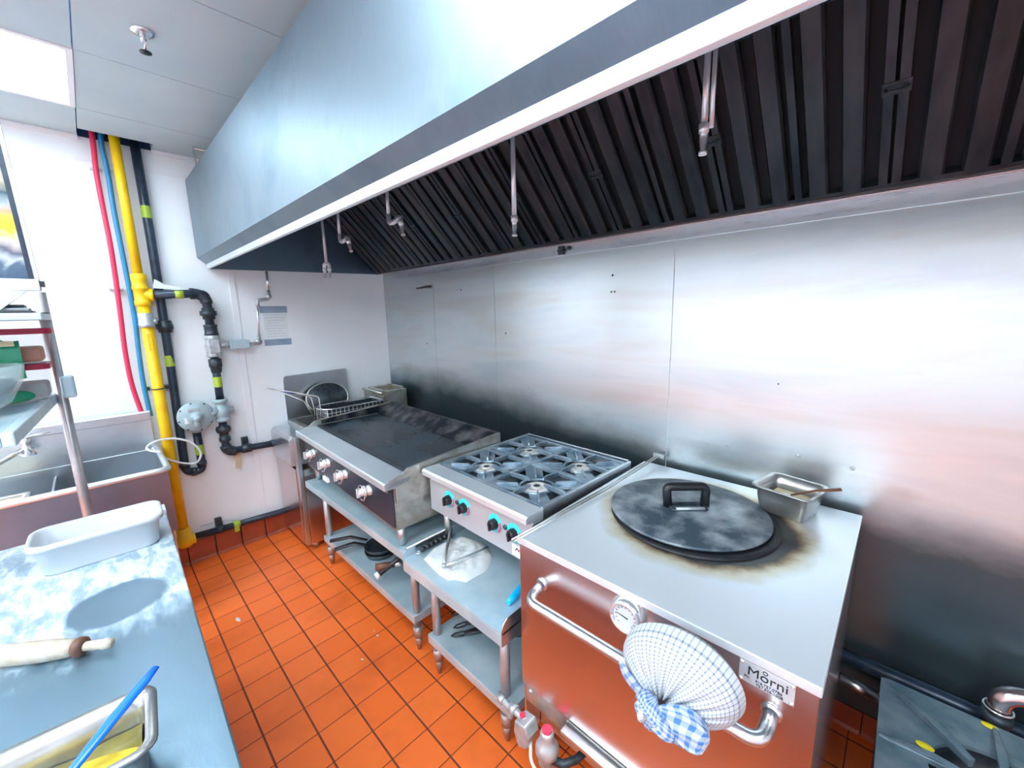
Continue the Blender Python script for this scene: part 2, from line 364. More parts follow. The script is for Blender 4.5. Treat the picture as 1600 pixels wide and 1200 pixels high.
def text(name, body, size, loc, rot, mat, parent, depth=.0006, xs=1.0):
    cu = bpy.data.curves.new(name, 'FONT'); cu.body = body; cu.size = size; cu.extrude = depth
    t = bpy.data.objects.new(name, cu); COL.objects.link(t); dg = bpy.context.evaluated_depsgraph_get()
    me = bpy.data.meshes.new_from_object(t.evaluated_get(dg)); bpy.data.objects.remove(t)
    me.transform(Matrix.Translation(loc) @ rot @ Matrix.Diagonal((xs, 1, 1, 1)))
    me.materials.clear(); me.materials.append(M[mat])
    o = bpy.data.objects.new(name, me); COL.objects.link(o)
    if parent:
        o.parent = parent
        if parent.type == 'EMPTY' and parent.name not in LOCAL: o.matrix_parent_inverse = (Matrix.Translation(parent.location) @ Matrix.Rotation(parent.rotation_euler.z, 4, 'Z')).inverted()
    return o

# ================================================================== SETTING
XR, YL = 6.2, -5.6
struct('floor', B().box(0, XR, YL, 0, -.05, 0), 'tile')
wl = struct('wall_end', B().box(-.1, 0, YL, .1, 0, 3.0), 'wall')
struct('wall_right', B().box(0, XR, 0, .1, 0, 3.0), 'wall')
struct('wall_left', B().box(0, XR, YL - .1, YL, 0, 3.0), 'wall')
struct('wall_rear', B().box(XR, XR + .1, YL - .1, .1, 0, 3.0), 'wall')
struct('ceiling', B().box(-.1, XR + .1, YL - .1, .1, 3.0, 3.1), 'dark')
# suspended tiles, with openings for the lamps and the pipe slot
lamps = [(.43, -3.02, 0), (2.26, -3.02, 0), (4.09, -3.02, 0), (.43, -4.85, 0), (2.26, -4.85, 0), (4.09, -4.85, 0)]  # the far row is unseen fill, added to brighten under the hood
cx = [-.185 + .61 * i for i in range(12)]; cy = [-4.24 + .61 * i for i in range(9)]
bt = B()
def is_lamp(x0, y0):
    for lx, ly, _ in lamps:
        if abs(x0 - lx) < .1 and (abs(y0 - ly) < .12 or abs(y0 - ly - .61) < .12): return True
    return False
gx = [0.0] + [.43 + .61 * i for i in range(10)]
gy = [YL] + [-5.46 + .61 * i for i in range(9)] + [0]
gx = [x for x in gx if x < XR - .05] + [XR]
for i in range(len(gx) - 1):
    for j in range(len(gy) - 1):
        x0, x1, y0, y1 = gx[i], gx[i + 1], gy[j], gy[j + 1]
        if is_lamp(x0, y0): continue
        if i == 0 and y0 < -1.6 < y1:      # tile with the pipe slot
            bt.box(.12, x1 - .002, y0 + .002, y1 - .002, CEIL, CEIL + .015)
            for a, e in ((y0, -1.80), (-1.49, y1)):
                if e - a > .01: bt.box(0, .12, a + .002, e - .002, CEIL, CEIL + .015)
            continue
        if i == 0 and y0 < -1.81 < y1 - .005 and y1 > -1.79:
            pass
        bt.box(x0 + .002, x1 - .002, y0 + .002, y1 - .002, CEIL, CEIL + .015)
struct('ceiling_tiles', bt, 'ceil')
obj('slot_shade_liner', B().box(.001, .004, -1.80, -1.49, CEIL - .004, 2.99).box(.115, .119, -1.798, -1.492, CEIL + .016, 2.99), 'dark', bpy.data.objects['ceiling_tiles'])  # dark sheets put in to stand for the shade inside the slot
bpy.data.objects['ceiling_tiles'].name = 'ceiling_1'
# steel sheets on the wall behind the cookers
wr = bpy.data.objects['wall_right']
ed = [0.0, .757, 1.445, 2.645, 3.865, 5.085, XR]
for i in range(len(ed) - 1):
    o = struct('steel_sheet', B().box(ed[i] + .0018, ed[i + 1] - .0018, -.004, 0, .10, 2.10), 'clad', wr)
# fixings and old holes in the steel sheets
for x, z, r, mt in ((1.542, 1.544, .006, 'soot'), (2.326, 1.855, .006, 'soot'), (2.321, 1.772, .005, 'soot'), (2.34, 1.772, .005, 'soot'), (1.097, 1.847, .006, 'soot'),
                    (1.06, 1.847, .004, 'soot'), (.63, 1.443, .006, 'soot'), (3.09, 1.371, .003, 'soot'), (2.835, 1.068, .005, 'gal'), (2.918, 1.075, .006, 'gal'), (3.18, 1.089, .009, 'gal'), (3.349, 1.079, .008, 'gal')):
    obj('screw' if mt == 'gal' else 'screw_hole', B().lathe([(0, -.0062), (r * .7, -.0058), (r, -.0042), (r, -.004)], (x, 0, z), 1, 12), mt, wr)
# white joint strip, thin joints
struct('trim_1', B().box(0, .006, -1.185, -1.145, .16, 2.70), 'wall2', bevel=.002)
struct('trim_2', B().box(0, .004, -1.83, 0, 2.574, 2.586), 'wall2')
struct('trim_3', B().box(0, .018, YL, -1.8, CEIL - .022, CEIL - .001).box(0, .018, -1.49, 0, CEIL - .022, CEIL - .001), 'wall2')
# quarry tile baseboard: one mesh of cove tiles
bb = B(); y = -1.645 - .1585 * 25
bs_ = B().box(0, .008, YL, 0, 0, .152)
struct('baseboard_end', bs_, 'grout')
for k in range(40):
    y0 = y + .1585 * k
    y1 = min(y0 + .1585 - .004, -.001)
    if y0 < YL or y1 - y0 < .02: continue
    bb.prism([(0.008, .002), (.030, .002), (.017, .018), (.014, .15), (.008, .152)], 1, y0 + .004, y1)
br_ = B()
struct('baseboard_right', B().box(.032, XR, -.006, 0, 0, .0995), 'grout')
for k in range(39):
    x0 = .045 + .156 * k
    br_.prism([(-.006, .002), (-.020, .002), (-.011, .015), (-.009, .098), (-.006, .0985)], 0, x0, min(x0 + .152, XR - .01))
obj('base_tiles', br_, 'tile_base', bpy.data.objects['baseboard_right'], bevel=.0015)
bo = obj('base_tiles', bb, 'tile_base', bpy.data.objects['baseboard_end'], bevel=.0015)

# lamps -------------------------------------------------------------------
lab = ['glowing white ceiling light panel near the pipes, at the photo corner', 'glowing ceiling light panel above the work counter',
       'glowing ceiling light panel behind the viewer over the counter end', 'added unseen fill light panel by the end wall in the far row',
       'middle added unseen fill light panel of the far row', 'added unseen fill light panel of the far row behind the viewer']
for (lx, ly, _), lb in zip(lamps, lab):
    t = thing('ceiling_light', lb, 'light', (lx + .305, ly + .61, CEIL), group='recessed ceiling light panels')
    fr = B()
    for a in ((lx, lx + .61, ly, ly + .02), (lx, lx + .61, ly + 1.20, ly + 1.22), (lx, lx + .02, ly + .02, ly + 1.2), (lx + .59, lx + .61, ly + .02, ly + 1.2)): fr.box(*a, CEIL - .004, CEIL + .02)
    obj('frame', fr, 'wall2', t); obj('diffuser', B().box(lx + .02, lx + .59, ly + .02, ly + 1.2, CEIL + .004, CEIL + .012), 'glow_fill' if ly < -4 else ('glow_dim' if lx < 1 else 'glow'), t)

# sprinkler ------------------------------------------------------------------
t = thing('sprinkler_head', 'small chrome fire sprinkler hanging from the ceiling tile', 'sprinkler', (1.35, -1.622, CEIL))
obj('escutcheon', B().lathe([(.0, 0), (.035, 0), (.033, -.008), (.018, -.012), (0, -.012)], (1.35, -1.622, CEIL)), 'chrome', t)
obj('body', B().cyl((1.35, -1.622, CEIL - .01), (1.35, -1.622, CEIL - .035), .009), 'chrome', t)
obj('frame_arm', B().tube([(1.335, -1.622, CEIL - .03), (1.333, -1.622, CEIL - .05), (1.35, -1.622, CEIL - .068), (1.367, -1.622, CEIL - .05), (1.365, -1.622, CEIL - .03)], .003, 8), 'chrome', t)
obj('deflector', B().lathe([(0, -.068), (.018, -.068), (.018, -.071), (0, -.071)], (1.35, -1.622, CEIL)), 'black', t)

# ================================================================== HOOD
hx0, hx1 = .02, 5.2
t = thing('range_hood', 'long stainless steel extraction hood above the cooking line', 'range hood', (hx0, -.7, 2.01))
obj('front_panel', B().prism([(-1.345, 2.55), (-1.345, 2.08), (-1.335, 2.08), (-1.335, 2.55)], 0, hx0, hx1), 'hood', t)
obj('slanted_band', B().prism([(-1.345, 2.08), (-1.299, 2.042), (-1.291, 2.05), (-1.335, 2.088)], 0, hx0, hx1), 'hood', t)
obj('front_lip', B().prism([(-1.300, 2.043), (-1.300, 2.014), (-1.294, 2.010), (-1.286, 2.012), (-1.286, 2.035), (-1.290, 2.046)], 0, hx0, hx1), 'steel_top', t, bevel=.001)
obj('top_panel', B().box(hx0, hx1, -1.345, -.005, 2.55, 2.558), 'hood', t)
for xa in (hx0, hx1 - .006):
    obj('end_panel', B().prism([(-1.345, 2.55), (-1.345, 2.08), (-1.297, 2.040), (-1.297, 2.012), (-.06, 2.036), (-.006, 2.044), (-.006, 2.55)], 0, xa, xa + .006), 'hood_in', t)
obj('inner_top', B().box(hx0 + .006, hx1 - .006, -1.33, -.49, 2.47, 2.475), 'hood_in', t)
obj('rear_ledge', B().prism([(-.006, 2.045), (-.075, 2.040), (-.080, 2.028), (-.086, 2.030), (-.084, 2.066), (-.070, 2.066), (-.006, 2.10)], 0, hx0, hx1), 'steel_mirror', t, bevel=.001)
obj('rear_strip', B().box(.30, hx1, -.012, -.0045, 1.985, 2.045), 'steel', t)
obj('filter_rail', B().box(hx0 + .006, hx1 - .006, -.505, -.475, 2.44, 2.47), 'hood_in', t)
fw = .47; y0f, z0f, y1f, z1f = -.075, 2.062, -.48, 2.467
def filt():
    """one baffle filter in its own plane: x along the hood, y up the slope, z towards the kitchen"""
    b1 = B(); L = .573
    b1.box(0, fw, 0, .012, 0, .03); b1.box(0, fw, L - .012, L, 0, .03); b1.box(0, .010, .012, L - .012, 0, .03); b1.box(fw - .010, fw, .012, L - .012, 0, .03)
    n = 5; p = (fw - .020) / n
    for k in range(n):
        c = .010 + p * (k + .5); h = p * .31
        if k == 2:
            for s_ in (-1, 1): b1.prism([(c + s_ * h * .55 - h * .38, .004), (c + s_ * h * .55 - h * .38, .030), (c + s_ * h * .55 + h * .38, .030), (c + s_ * h * .55 + h * .38, .004)], 1, .012, L - .012)
        else:
            b1.prism([(c - h, .004), (c - h, .022), (c - h + .006, .031), (c + h - .006, .031), (c + h, .022), (c + h, .004), (c + h - .002, .004), (c + h - .002, .02), (c + h - .008, .028), (c - h + .008, .028), (c - h + .002, .02), (c - h + .002, .004)], 1, .012, L - .012)
    back = B().box(.004, fw - .004, .004, L - .004, -.004, 0)
    hd = B().tube(bend([(fw / 2 - .022, L * .52, .026), (fw / 2 - .022, L * .52, .045), (fw / 2 + .022, L * .52, .045), (fw / 2 + .022, L * .52, .026)], .01), .0035, 8).box(fw / 2 - .03, fw / 2 + .03, L * .49, L * .55, .028, .032)
    return b1, back, hd
s2 = math.sqrt(.5)
n_f = 10; fx = 1.47 + fw / 2 - 4 * 0  # a filter centre sits at x 1.47
start = 1.47 - fw / 2 - 2 * fw
x = start
cnt = 0
b1, bk, hd = filt()
def place(bl, X):
    q = B(); q.f = bl.f; q.sm = bl.sm
    q.v = [(X + a, y0f - b_ * s2 - c * s2, z0f + b_ * s2 - c * s2) for a, b_, c in bl.v]; return q
while x < hx1 - .1:
    X = x; x += fw
    if X < hx0 + .006:
        X = hx0 + .008 if cnt == 0 and start + fw > hx0 + .5 else X
    if X < hx0: cnt += 1; continue
    if X + fw > hx1: break
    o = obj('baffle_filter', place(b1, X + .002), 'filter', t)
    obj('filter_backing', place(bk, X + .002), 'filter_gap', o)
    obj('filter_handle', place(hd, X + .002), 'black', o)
    cnt += 1
# filler to the left end when the run of filters starts late
fl0 = start
while fl0 < hx0: fl0 += fw
if fl0 - hx0 > .03:
    wdt = fl0 - hx0 - .012; q = B()
    q.box(0, wdt, 0, .573, -.004, 0)
    obj('filler_back', place(q, hx0 + .008), 'filter_gap', t)
    q = B(); k = 0
    while .03 + k * .09 < wdt - .03:
        c = .045 + k * .09; h = .027
        if c + h < wdt: q.prism([(c - h, .0), (c - h, .022), (c - h + .006, .031), (c + h - .006, .031), (c + h, .022), (c + h, .0)], 1, .0, .573)
        k += 1
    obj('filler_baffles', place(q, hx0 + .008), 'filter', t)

# hanger rod of the hood, by the ceiling
t2 = thing('hanger_rod', 'thin grey threaded rod and strut hanging from the ceiling by the hood corner', 'hanger rod', (.20, -1.30, 2.62))
obj('rod', B().cyl((.22, -1.315, 2.55), (.22, -1.315, CEIL), .005, n=10), 'steel_dull', t2)
obj('strut', B().tube([(.22, -1.315, CEIL - .006), (.22, -1.10, CEIL - .006)], .006, 8), 'steel_dull', t2)

# suppression nozzles hanging from the hood -------------------------------------
def nozzle_tip(bl, p, d=(0, 0, -1), s=1.):
    p = Vector(p); d = Vector(d).normalized()
    bl.tube([p, p + d * .018 * s, p + d * .0185 * s, p + d * .034 * s, p + d * .0345 * s, p + d * .055 * s, p + d * .056 * s, p + d * .063 * s], [.011 * s, .011 * s, .008 * s, .008 * s, .0085 * s, .0055 * s, .009 * s, .009 * s], 10); return bl
g = 'fire suppression nozzles under the hood'
ZT = 2.47
t = thing('fire_nozzle', 'chrome pipe with a twin fork nozzle hanging above the fryer', 'fire nozzle', (.40, -.66, ZT), group=g)
obj('drop_pipe', B().cyl((.40, -.66, 2.06), (.40, -.66, ZT), .0095), 'rodw', t)
obj('fork', B().tube(bend([(.372, -.665, 2.02), (.372, -.665, 2.052), (.430, -.655, 2.052), (.430, -.655, 2.02)], .015), .012, 10), 'rodw', t)
for q in ((.372, -.665), (.430, -.655)): obj('nozzle', nozzle_tip(B(), (q[0], q[1], 2.025), s=1.25), 'rodw', t)
for (px, py, pz, ex, ez, lb) in ((.66, -.66, 2.185, .82, 2.10, 'chrome pipe with an elbow nozzle over the griddle, nearest the far end'), (1.30, -.66, 2.20, 1.455, 2.085, 'chrome pipe with an elbow nozzle between the far nozzles and the middle one')):
    t = thing('fire_nozzle', lb, 'fire nozzle', (px, py, ZT), group=g)
    obj('drop_pipe', B().cyl((px, py, pz), (px, py, ZT), .0095), 'rodw', t)
    obj('elbow', B().tube(bend([(px, py, pz + .03), (px, py, pz - .015), (px + .05, py, pz - .02), (px + .10, py, pz - .005)], .02), .0135, 10), 'rodw', t)
    obj('swivel', B().lathe([(0, -.022), (.016, -.016), (.02, 0), (.016, .016), (0, .022)], (px + .105, py, pz - .01), 0, 14), 'gal', t)
    obj('nozzle', nozzle_tip(B(), (px + .115, py, pz - .018), (ex - px - .115, 0, ez - pz - .02), s=1.35), 'rodw', t)
for (px, pz, lb) in ((2.262, 1.985, 'straight chrome nozzle pipe hanging above the burner range'), (2.983, 2.10, 'straight twin chrome nozzle pipe hanging above the tandoor lid')):
    t = thing('fire_nozzle', lb, 'fire nozzle', (px, -.66, ZT), group=g)
    r_ = .0095 if px < 2.5 else .0085
    obj('drop_pipe', B().cyl((px, -.66, pz + .07), (px, -.66, ZT), r_), 'rodw', t)
    if px > 2.5: obj('conduit', B().cyl((px + .019, -.66, pz + .06), (px + .019, -.66, ZT), .006), 'rodw', t)
    obj('nozzle', nozzle_tip(B(), (px, -.66, pz + .075), s=1.25), 'rodw', t)

# wall bracket and pipe clip
t = thing('wall_bracket', 'small dark metal hook bracket high on the stainless wall', 'bracket', (.67, -.004, 1.885))
obj('arm', B().tube([(.57, -.03, 1.886), (.64, -.03, 1.888), (.70, -.028, 1.892), (.75, -.012, 1.892)], [.006, .007, .009, .008], 8), 'black', t)
obj('plate', B().box(.70, .76, -.014, -.004, 1.878, 1.906), 'steel_dull', t)
obj('hook_ring', B().tube(arc((.572, -.03, 1.886), .010, 0, 360, 12, 'xz')[:-1], .003, 6, closed=True), 'steel_dull', t)
t = thing('pipe_clip', 'little black clip with a bolt under the rear edge of the hood', 'clip', (2.02, -.012, 2.015))
obj('clip_body', B().box(1.995, 2.03, -.03, -.0125, 1.99, 2.035).box(1.985, 2.04, -.026, -.0125, 2.008, 2.018), 'black', t); obj('bolt', B().lathe([(0, -.03), (.010, -.028), (.010, -.0125)], (2.065, 0, 2.02), 1, 12), 'black', t)

# ================================================================== FAR WALL PIPEWORK
def clip(x, y, z, lb):
    return tag(obj('hose_clip', B().box(.0, .012, y - .052, y + .04, z - .008, z + .008).tube(arc((x, y, z), .022, -90, 90, 8, 'xy'), .004, 6), 'gal'), lb, 'clip', 'clips holding the hoses')
tag(obj('red_hose', B().tube(bend([(.04, -1.741, 2.76), (.04, -1.743, 2.65), (.04, -1.753, 2.53), (.045, -1.753, 2.34), (.05, -1.750, 2.13), (.05, -1.754, 1.95), (.05, -1.763, 1.72), (.05, -1.774, 1.51), (.05, -1.774, 1.30), (.055, -1.752, 1.118), (.055, -1.745, 1.085)], .09), .0125, 12), 'red'), 'thin red water hose running down the white wall', 'hose')
tag(obj('blue_hose', B().tube(bend([(.04, -1.700, 2.76), (.04, -1.712, 2.67), (.04, -1.704, 2.53), (.045, -1.709, 2.31), (.05, -1.706, 2.10), (.05, -1.704, 1.91), (.05, -1.703, 1.68), (.05, -1.715, 1.45), (.05, -1.719, 1.29), (.055, -1.714, 1.12), (.055, -1.712, 1.085)], .09), .0125, 12), 'blue'), 'thin blue water hose beside the yellow pipe', 'hose')
tag(obj('hose_clip', B().box(.0, .026, -1.775, -1.725, 2.531, 2.541).box(.0, .026, -1.70, -1.683, 2.531, 2.541), 'gal'), 'small metal clip holding the hoses near the ceiling', 'clip', 'clips holding the hoses')
tag(obj('hose_clip', B().box(.0, .034, -1.790, -1.728, 1.862, 1.872).box(.0, .034, -1.688, -1.68, 1.862, 1.872), 'gal'), 'small metal clip holding the hoses level with the yellow tee', 'clip', 'clips holding the hoses')

t = thing('yellow_gas_pipe', 'thick yellow painted gas pipe from ceiling to floor with a tee', 'gas pipe', (.075, -1.655, .18))
yy = -1.655
obj('pipe', B().cyl((.075, yy, .24), (.075, yy, 1.94), .030, n=28).cyl((.075, yy, 1.94), (.075, yy, 2.85), .024, n=24), 'yellow', t)
obj('tee', B().lathe([(.026, 1.96), (.037, 1.955), (.037, 1.925), (.034, 1.915), (.034, 1.885), (.040, 1.88), (.040, 1.865), (.035, 1.86), (.035, 1.80), (.040, 1.795), (.040, 1.77), (.030, 1.768)], (.075, yy, 0), 2, 28).lathe([(.034, 0), (.034, .035), (.038, .036), (.038, .052), (.025, .053)], (.075, yy, 1.835), 1, 24), 'yellow', t)
obj('coupling', B().lathe([(.031, 1.725), (.037, 1.722), (.037, 1.665), (.040, 1.664), (.040, 1.64), (.031, 1.638)], (.075, yy, 0), 2, 28).cyl((.075, yy + .03, 1.675), (.075, yy + .052, 1.675), .018), 'gal', t)
obj('elbow_cap', B().lathe([(.030, .30), (.038, .298), (.038, .245), (.046, .235), (.050, .215), (.047, .185), (.034, .165), (0, .160)], (.075, yy, 0), 2, 28).cyl((.075, yy, .205), (.075, yy + .055, .205), .036), 'yellow', t)
obj('pipe_strap', B().tube(arc((.075, yy, 1.255), .0325, 0, 360, 24)[:-1], .0035, 6, closed=True).box(0, .045, yy - .05, yy - .036, 1.245, 1.265).box(0, .06, yy + .036, yy + .062, 1.243, 1.267), 'black', t)
obj('tag', B().box(.106, .108, yy - .012, yy + .010, 1.50, 1.60), 'yellow', t, bevel=.004)

t = thing('gas_pipe', 'long black gas pipe down the wall ending in a U bend', 'gas pipe', (.05, -1.567, .66))
bx = .030
obj('pipe', B().tube(bend([(bx, -1.565, 2.85), (bx, -1.563, 2.2), (bx, -1.570, 1.5), (bx, -1.588, .66), (bx, -1.495, .645), (bx, -1.495, .93)], .05, 8), .024, 20), 'blackp', t)
obj('union_nut', B().lathe([(.026, 1.68), (.038, 1.675), (.038, 1.655), (.044, 1.65), (.044, 1.625), (.036, 1.62), (.036, 1.605), (.026, 1.60)], (bx, -1.567, 0), 2, 8), 'black', t)
for z, yq in ((2.33, -1.564), (1.42, -1.573), (.80, -1.495)): obj('pipe_label', B().lathe([(.0248, z - .035), (.0248, z + .035)], (bx, yq, 0), 2, 20), 'yellowgreen', t)
obj('bend_collar', B().tube([(bx, -1.495, .69), (bx, -1.495, .715)], .029, 20).tube([(bx, -1.588, .70), (bx, -1.587, .725)], .029, 20).tube([(bx, -1.555, .655), (bx, -1.53, .652)], .029, 20), 'black', t)

t = thing('gas_regulator', 'round grey cast gas regulator with a disc housing on the wall', 'gas regulator', (.09, -1.50, 1.04))
rc = (.10, -1.494, 1.045)
obj('disc_housing', B().lathe([(0, -.045), (.05, -.042), (.082, -.018), (.095, -.014), (.101, -.008), (.101, .008), (.095, .014), (.080, .020), (.05, .036), (.028, .040), (.026, .052), (0, .054)], rc, 0, 40), 'regul', t)
bo = B()
for k in range(8):
    a = k * PI / 4 + .2; bo.cyl((rc[0] + .006, rc[1] + .091 * math.cos(a), rc[2] + .091 * math.sin(a)), (rc[0] + .016, rc[1] + .091 * math.cos(a), rc[2] + .091 * math.sin(a)), .007, n=6)
obj('flange_bolts', bo, 'black', t)
obj('inlet_neck', B().cyl((rc[0] - .062, -1.495, .98), (rc[0] - .062, -1.495, .925), .029), 'regul', t)
obj('spring_cap', B().cyl((rc[0] + .03, -1.494, 1.04), (rc[0] + .03, -1.494, .975), .020).lathe([(0, 0), (.022, 0), (.022, .02), (0, .022)], (rc[0] + .05, -1.494, 1.04), 0), 'regul', t)
obj('neck', B().tube([(.095, -1.42, 1.05), (.085, -1.37, 1.06)], .026, 16), 'regul', t)
obj('name_plate', B().box(rc[0] + .030, rc[0] + .040, -1.535, -1.475, 1.085, 1.105), 'gal', t, bevel=.002)
obj('label', B().box(rc[0] + .022, rc[0] + .034, -1.560, -1.530, 1.01, 1.05), 'white', t)
obj('valve_body', B().lathe([(.030, 1.135), (.044, 1.132), (.044, 1.112), (.030, 1.105), (.030, 1.09), (.046, 1.075), (.050, 1.05), (.046, 1.02), (.034, 1.005), (.044, .998), (.044, .978), (.030, .975)], (.07, -1.345, 0), 2, 28).cyl((.07, -1.345, 1.05), (.07, -1.275, 1.05), .022), 'regul', t)

t = thing('gas_pipe', 'black branch pipe from the yellow tee down to the fryer', 'gas pipe', (.075, -1.34, .75))
bx = .07
obj('pipe', B().tube(bend([(.085, -1.600, 1.835), (.083, -1.40, 1.845), (.07, -1.337, 1.845), (.07, -1.337, 1.55)], .055, 8), .026, 20)
    .cyl((.07, -1.340, 1.47), (.07, -1.344, 1.12), .024, n=20).tube(bend([(.07, -1.350, .98), (.07, -1.352, .755), (.07, -1.06, .74)], .045, 8), .024, 20), 'blackp', t)
obj('elbow', B().tube(arc((.07, -1.395, 1.787), .058, 95, -5, 8, 'yz'), .034, 20).tube([(.07, -1.42, 1.845), (.07, -1.398, 1.845)], .036, 20), 'black', t)
obj('union_nut', B().lathe([(.028, 1.755), (.036, 1.752), (.036, 1.735), (.048, 1.732), (.048, 1.705), (.036, 1.70), (.036, 1.68), (.028, 1.678)], (bx, -1.337, 0), 2, 8), 'black', t)
obj('reducer', B().lathe([(.028, 1.645), (.040, 1.642), (.040, 1.632), (.037, 1.628), (.037, 1.59), (.040, 1.585), (.040, 1.572), (.028, 1.57)], (bx, -1.337, 0), 2, 24), 'black', t)
obj('lower_reducer', B().lathe([(.026, 1.415), (.038, 1.412), (.038, 1.36), (.034, 1.355), (.030, 1.32), (.026, 1.318)], (bx, -1.34, 0), 2, 24), 'black', t)
obj('pipe_label', B().lathe([(.0248, 1.22), (.0248, 1.29)], (.07, -1.342, 0), 2, 20), 'yellowgreen', t)
obj('pipe_label', B().tube([(.084, -1.50, 1.839), (.084, -1.455, 1.841)], .0268, 20), 'yellowgreen', t)
obj('floor_union', B().lathe([(.026, .945), (.040, .94), (.046, .92), (.040, .90), (.028, .895), (.028, .865), (.034, .86), (.034, .835), (.026, .83)], (bx, -1.351, 0), 2, 24), 'black', t)
obj('floor_elbow', B().tube(arc((.07, -1.302, .80), .052, 182, 272, 8, 'yz'), .034, 20), 'black', t)
obj('pipe_hanger', B().box(0, .03, -1.245, -1.205, .75, .82).tube([(.07, -1.26, .75), (.07, -1.20, .745)], .031, 16), 'black', t)
obj('hanging_tag', B().prism([(-1.315, .725), (-1.265, .732), (-1.27, .66), (-1.28, .60), (-1.31, .61), (-1.305, .67)], 0, .045, .047), 'tag', t)
obj('torn_label', B().prism([(-1.60, 1.875), (-1.585, 1.93), (-1.54, 1.90), (-1.46, 1.885), (-1.46, 1.868)], 0, .080, .082), 'paper', t)

t = thing('gas_shutoff_valve', 'silver cast gas shut-off valve in the branch pipe with a grey box', 'valve', (.07, -1.338, 1.42))
obj('valve_body', B().lathe([(.03, 1.575), (.046, 1.570), (.046, 1.550), (.040, 1.545), (.043, 1.52), (.050, 1.50), (.043, 1.47), (.046, 1.455), (.046, 1.43), (.03, 1.425)], (.07, -1.338, 0), 2, 10).box(.03, .125, -1.37, -1.31, 1.455, 1.545), 'gal', t, bevel=.006)
obj('nipple', B().cyl((.07, -1.31, 1.50), (.07, -1.245, 1.502), .018).cyl((.07, -1.13, 1.50), (.07, -1.09, 1.497), .012), 'gal', t)
obj('actuator_box', B().box(.03, .105, -1.245, -1.13, 1.472, 1.530), 'regul', t, bevel=.003)

t = thing('conduit', 'thin chrome conduit running from under the hood to the valve box', 'conduit', (.04, -1.0, 1.5))
obj('tube', B().tube([(.04, -.95, 2.014), (.04, -.953, 1.87)], .009, 10).tube([(.04, -1.034, 1.80), (.04, -1.052, 1.54)], .007, 10), 'chrome', t)
obj('fitting', B().tube(bend([(.04, -.953, 1.875), (.04, -.955, 1.818), (.04, -1.032, 1.808), (.04, -1.034, 1.76)], .018), .012, 10).lathe([(0, -.015), (.018, -.01), (.018, .01), (0, .015)], (.04, -.955, 1.835), 0, 12), 'gal', t)
obj('lower_fitting', B().tube(bend([(.04, -1.050, 1.56), (.045, -1.060, 1.505), (.06, -1.09, 1.497)], .02), .011, 10).lathe([(0, -.012), (.024, -.008), (.024, .008), (0, .012)], (.05, -1.062, 1.51), 0, 14), 'gal', t)
t = thing('paper_note', 'handwritten paper note taped to the white wall with silver tape', 'note', (.003, -.93, 1.62))
obj('sheet', B().box(.0, .002, -1.00, -.838, 1.49, 1.75), 'paper', t)
obj('tape', B().box(.002, .0032, -1.018, -.830, 1.715, 1.765), 'tape', t); obj('tape', B().box(.002, .0032, -1.010, -.825, 1.473, 1.520), 'tape', t)
bl = B()
for k in range(9):
    z = 1.70 - k * .020; yv = -.988 + random.random() * .01; e = -.855 - random.random() * .03
    while yv < e:
        L = .012 + random.random() * .022; pts = []
        n = 5
        for q in range(n + 1): pts.append((.0026, yv + L * q / n, z + (.004 if q % 2 else -.003) * random.uniform(.4, 1)))
        bl.tube(pts, .0007, 4); yv += L + .007
obj('handwriting', bl, 'ink', t)

tag(obj('looped_cable', B().tube(bend([(.30, -1.712, .902), (.22, -1.760, .905), (.16, -1.766, .918), (.14, -1.711, .940), (.13, -1.634, .937), (.13, -1.558, .90), (.13, -1.512, .842), (.13, -1.500, .785), (.11, -1.53, .725), (.09, -1.60, .745), (.115, -1.655, .785), (.125, -1.70, .83), (.14, -1.735, .90)], .05, 5), .0065, 8), 'cordw'), 'thin white cable looped around the yellow and black pipes', 'cable')

t = thing('floor_level_pipe', 'black pipe lying low along the wall above the red base tiles', 'gas pipe', (.055, -1.3, .19))
obj('pipe', B().tube([(.055, -1.60, .205), (.055, -1.03, .178), (.055, -.20, .165)], .022, 16), 'blackp', t)
obj('pipe_hanger', B().box(0, .035, -1.475, -1.435, .19, .27).tube([(.055, -1.475, .2), (.055, -1.435, .198)], .028, 14), 'black', t)
obj('green_tag', B().tube([(.055, -1.375, .196), (.055, -1.335, .194)], .025, 14).box(.078, .082, -1.375, -1.345, .15, .195), 'yellowgreen', t)
obj('wire', B().tube([(.03, -1.56, .255), (.03, -1.45, .252), (.045, -1.36, .225)], .002, 6), 'steel_dull', t)

# ================================================================== FRYER
t = thing('deep_fryer', 'tall stainless deep fryer in the far corner beside the griddle', 'fryer', (.25, -.55, 0))
obj('cabinet', B().box(.035, .495, -1.00, -.30, .05, .62), 'steel_mirror', t, bevel=.003)
obj('door', B().box(.035, .440, -1.035, -1.002, .05, .62), 'steel_mirror', t, bevel=.003)
obj('side_post', B().box(.445, .495, -1.03, -1.002, .05, .86), 'steel', t, bevel=.003)
obj('control_header', B().prism([(-1.055, .645), (-1.055, .835), (-1.035, .862), (-.93, .862), (-.93, .645)], 0, .035, .440), 'steel', t, bevel=.004)
obj('tank_wall', B().box(.035, .06, -.93, -.30, .63, .895).box(.47, .495, -.93, -.30, .63, .895).box(.06, .47, -.93, -.89, .63, .895).box(.06, .47, -.33, -.30, .63, .895), 'steel_dull', t, bevel=.003)
obj('oil_tank', B().box(.062, .468, -.888, -.332, .60, .76), 'grease', t)
obj('pipe_inlet', B().cyl((.07, -1.048, .742), (.07, -1.072, .742), .026), 'blackp', t)
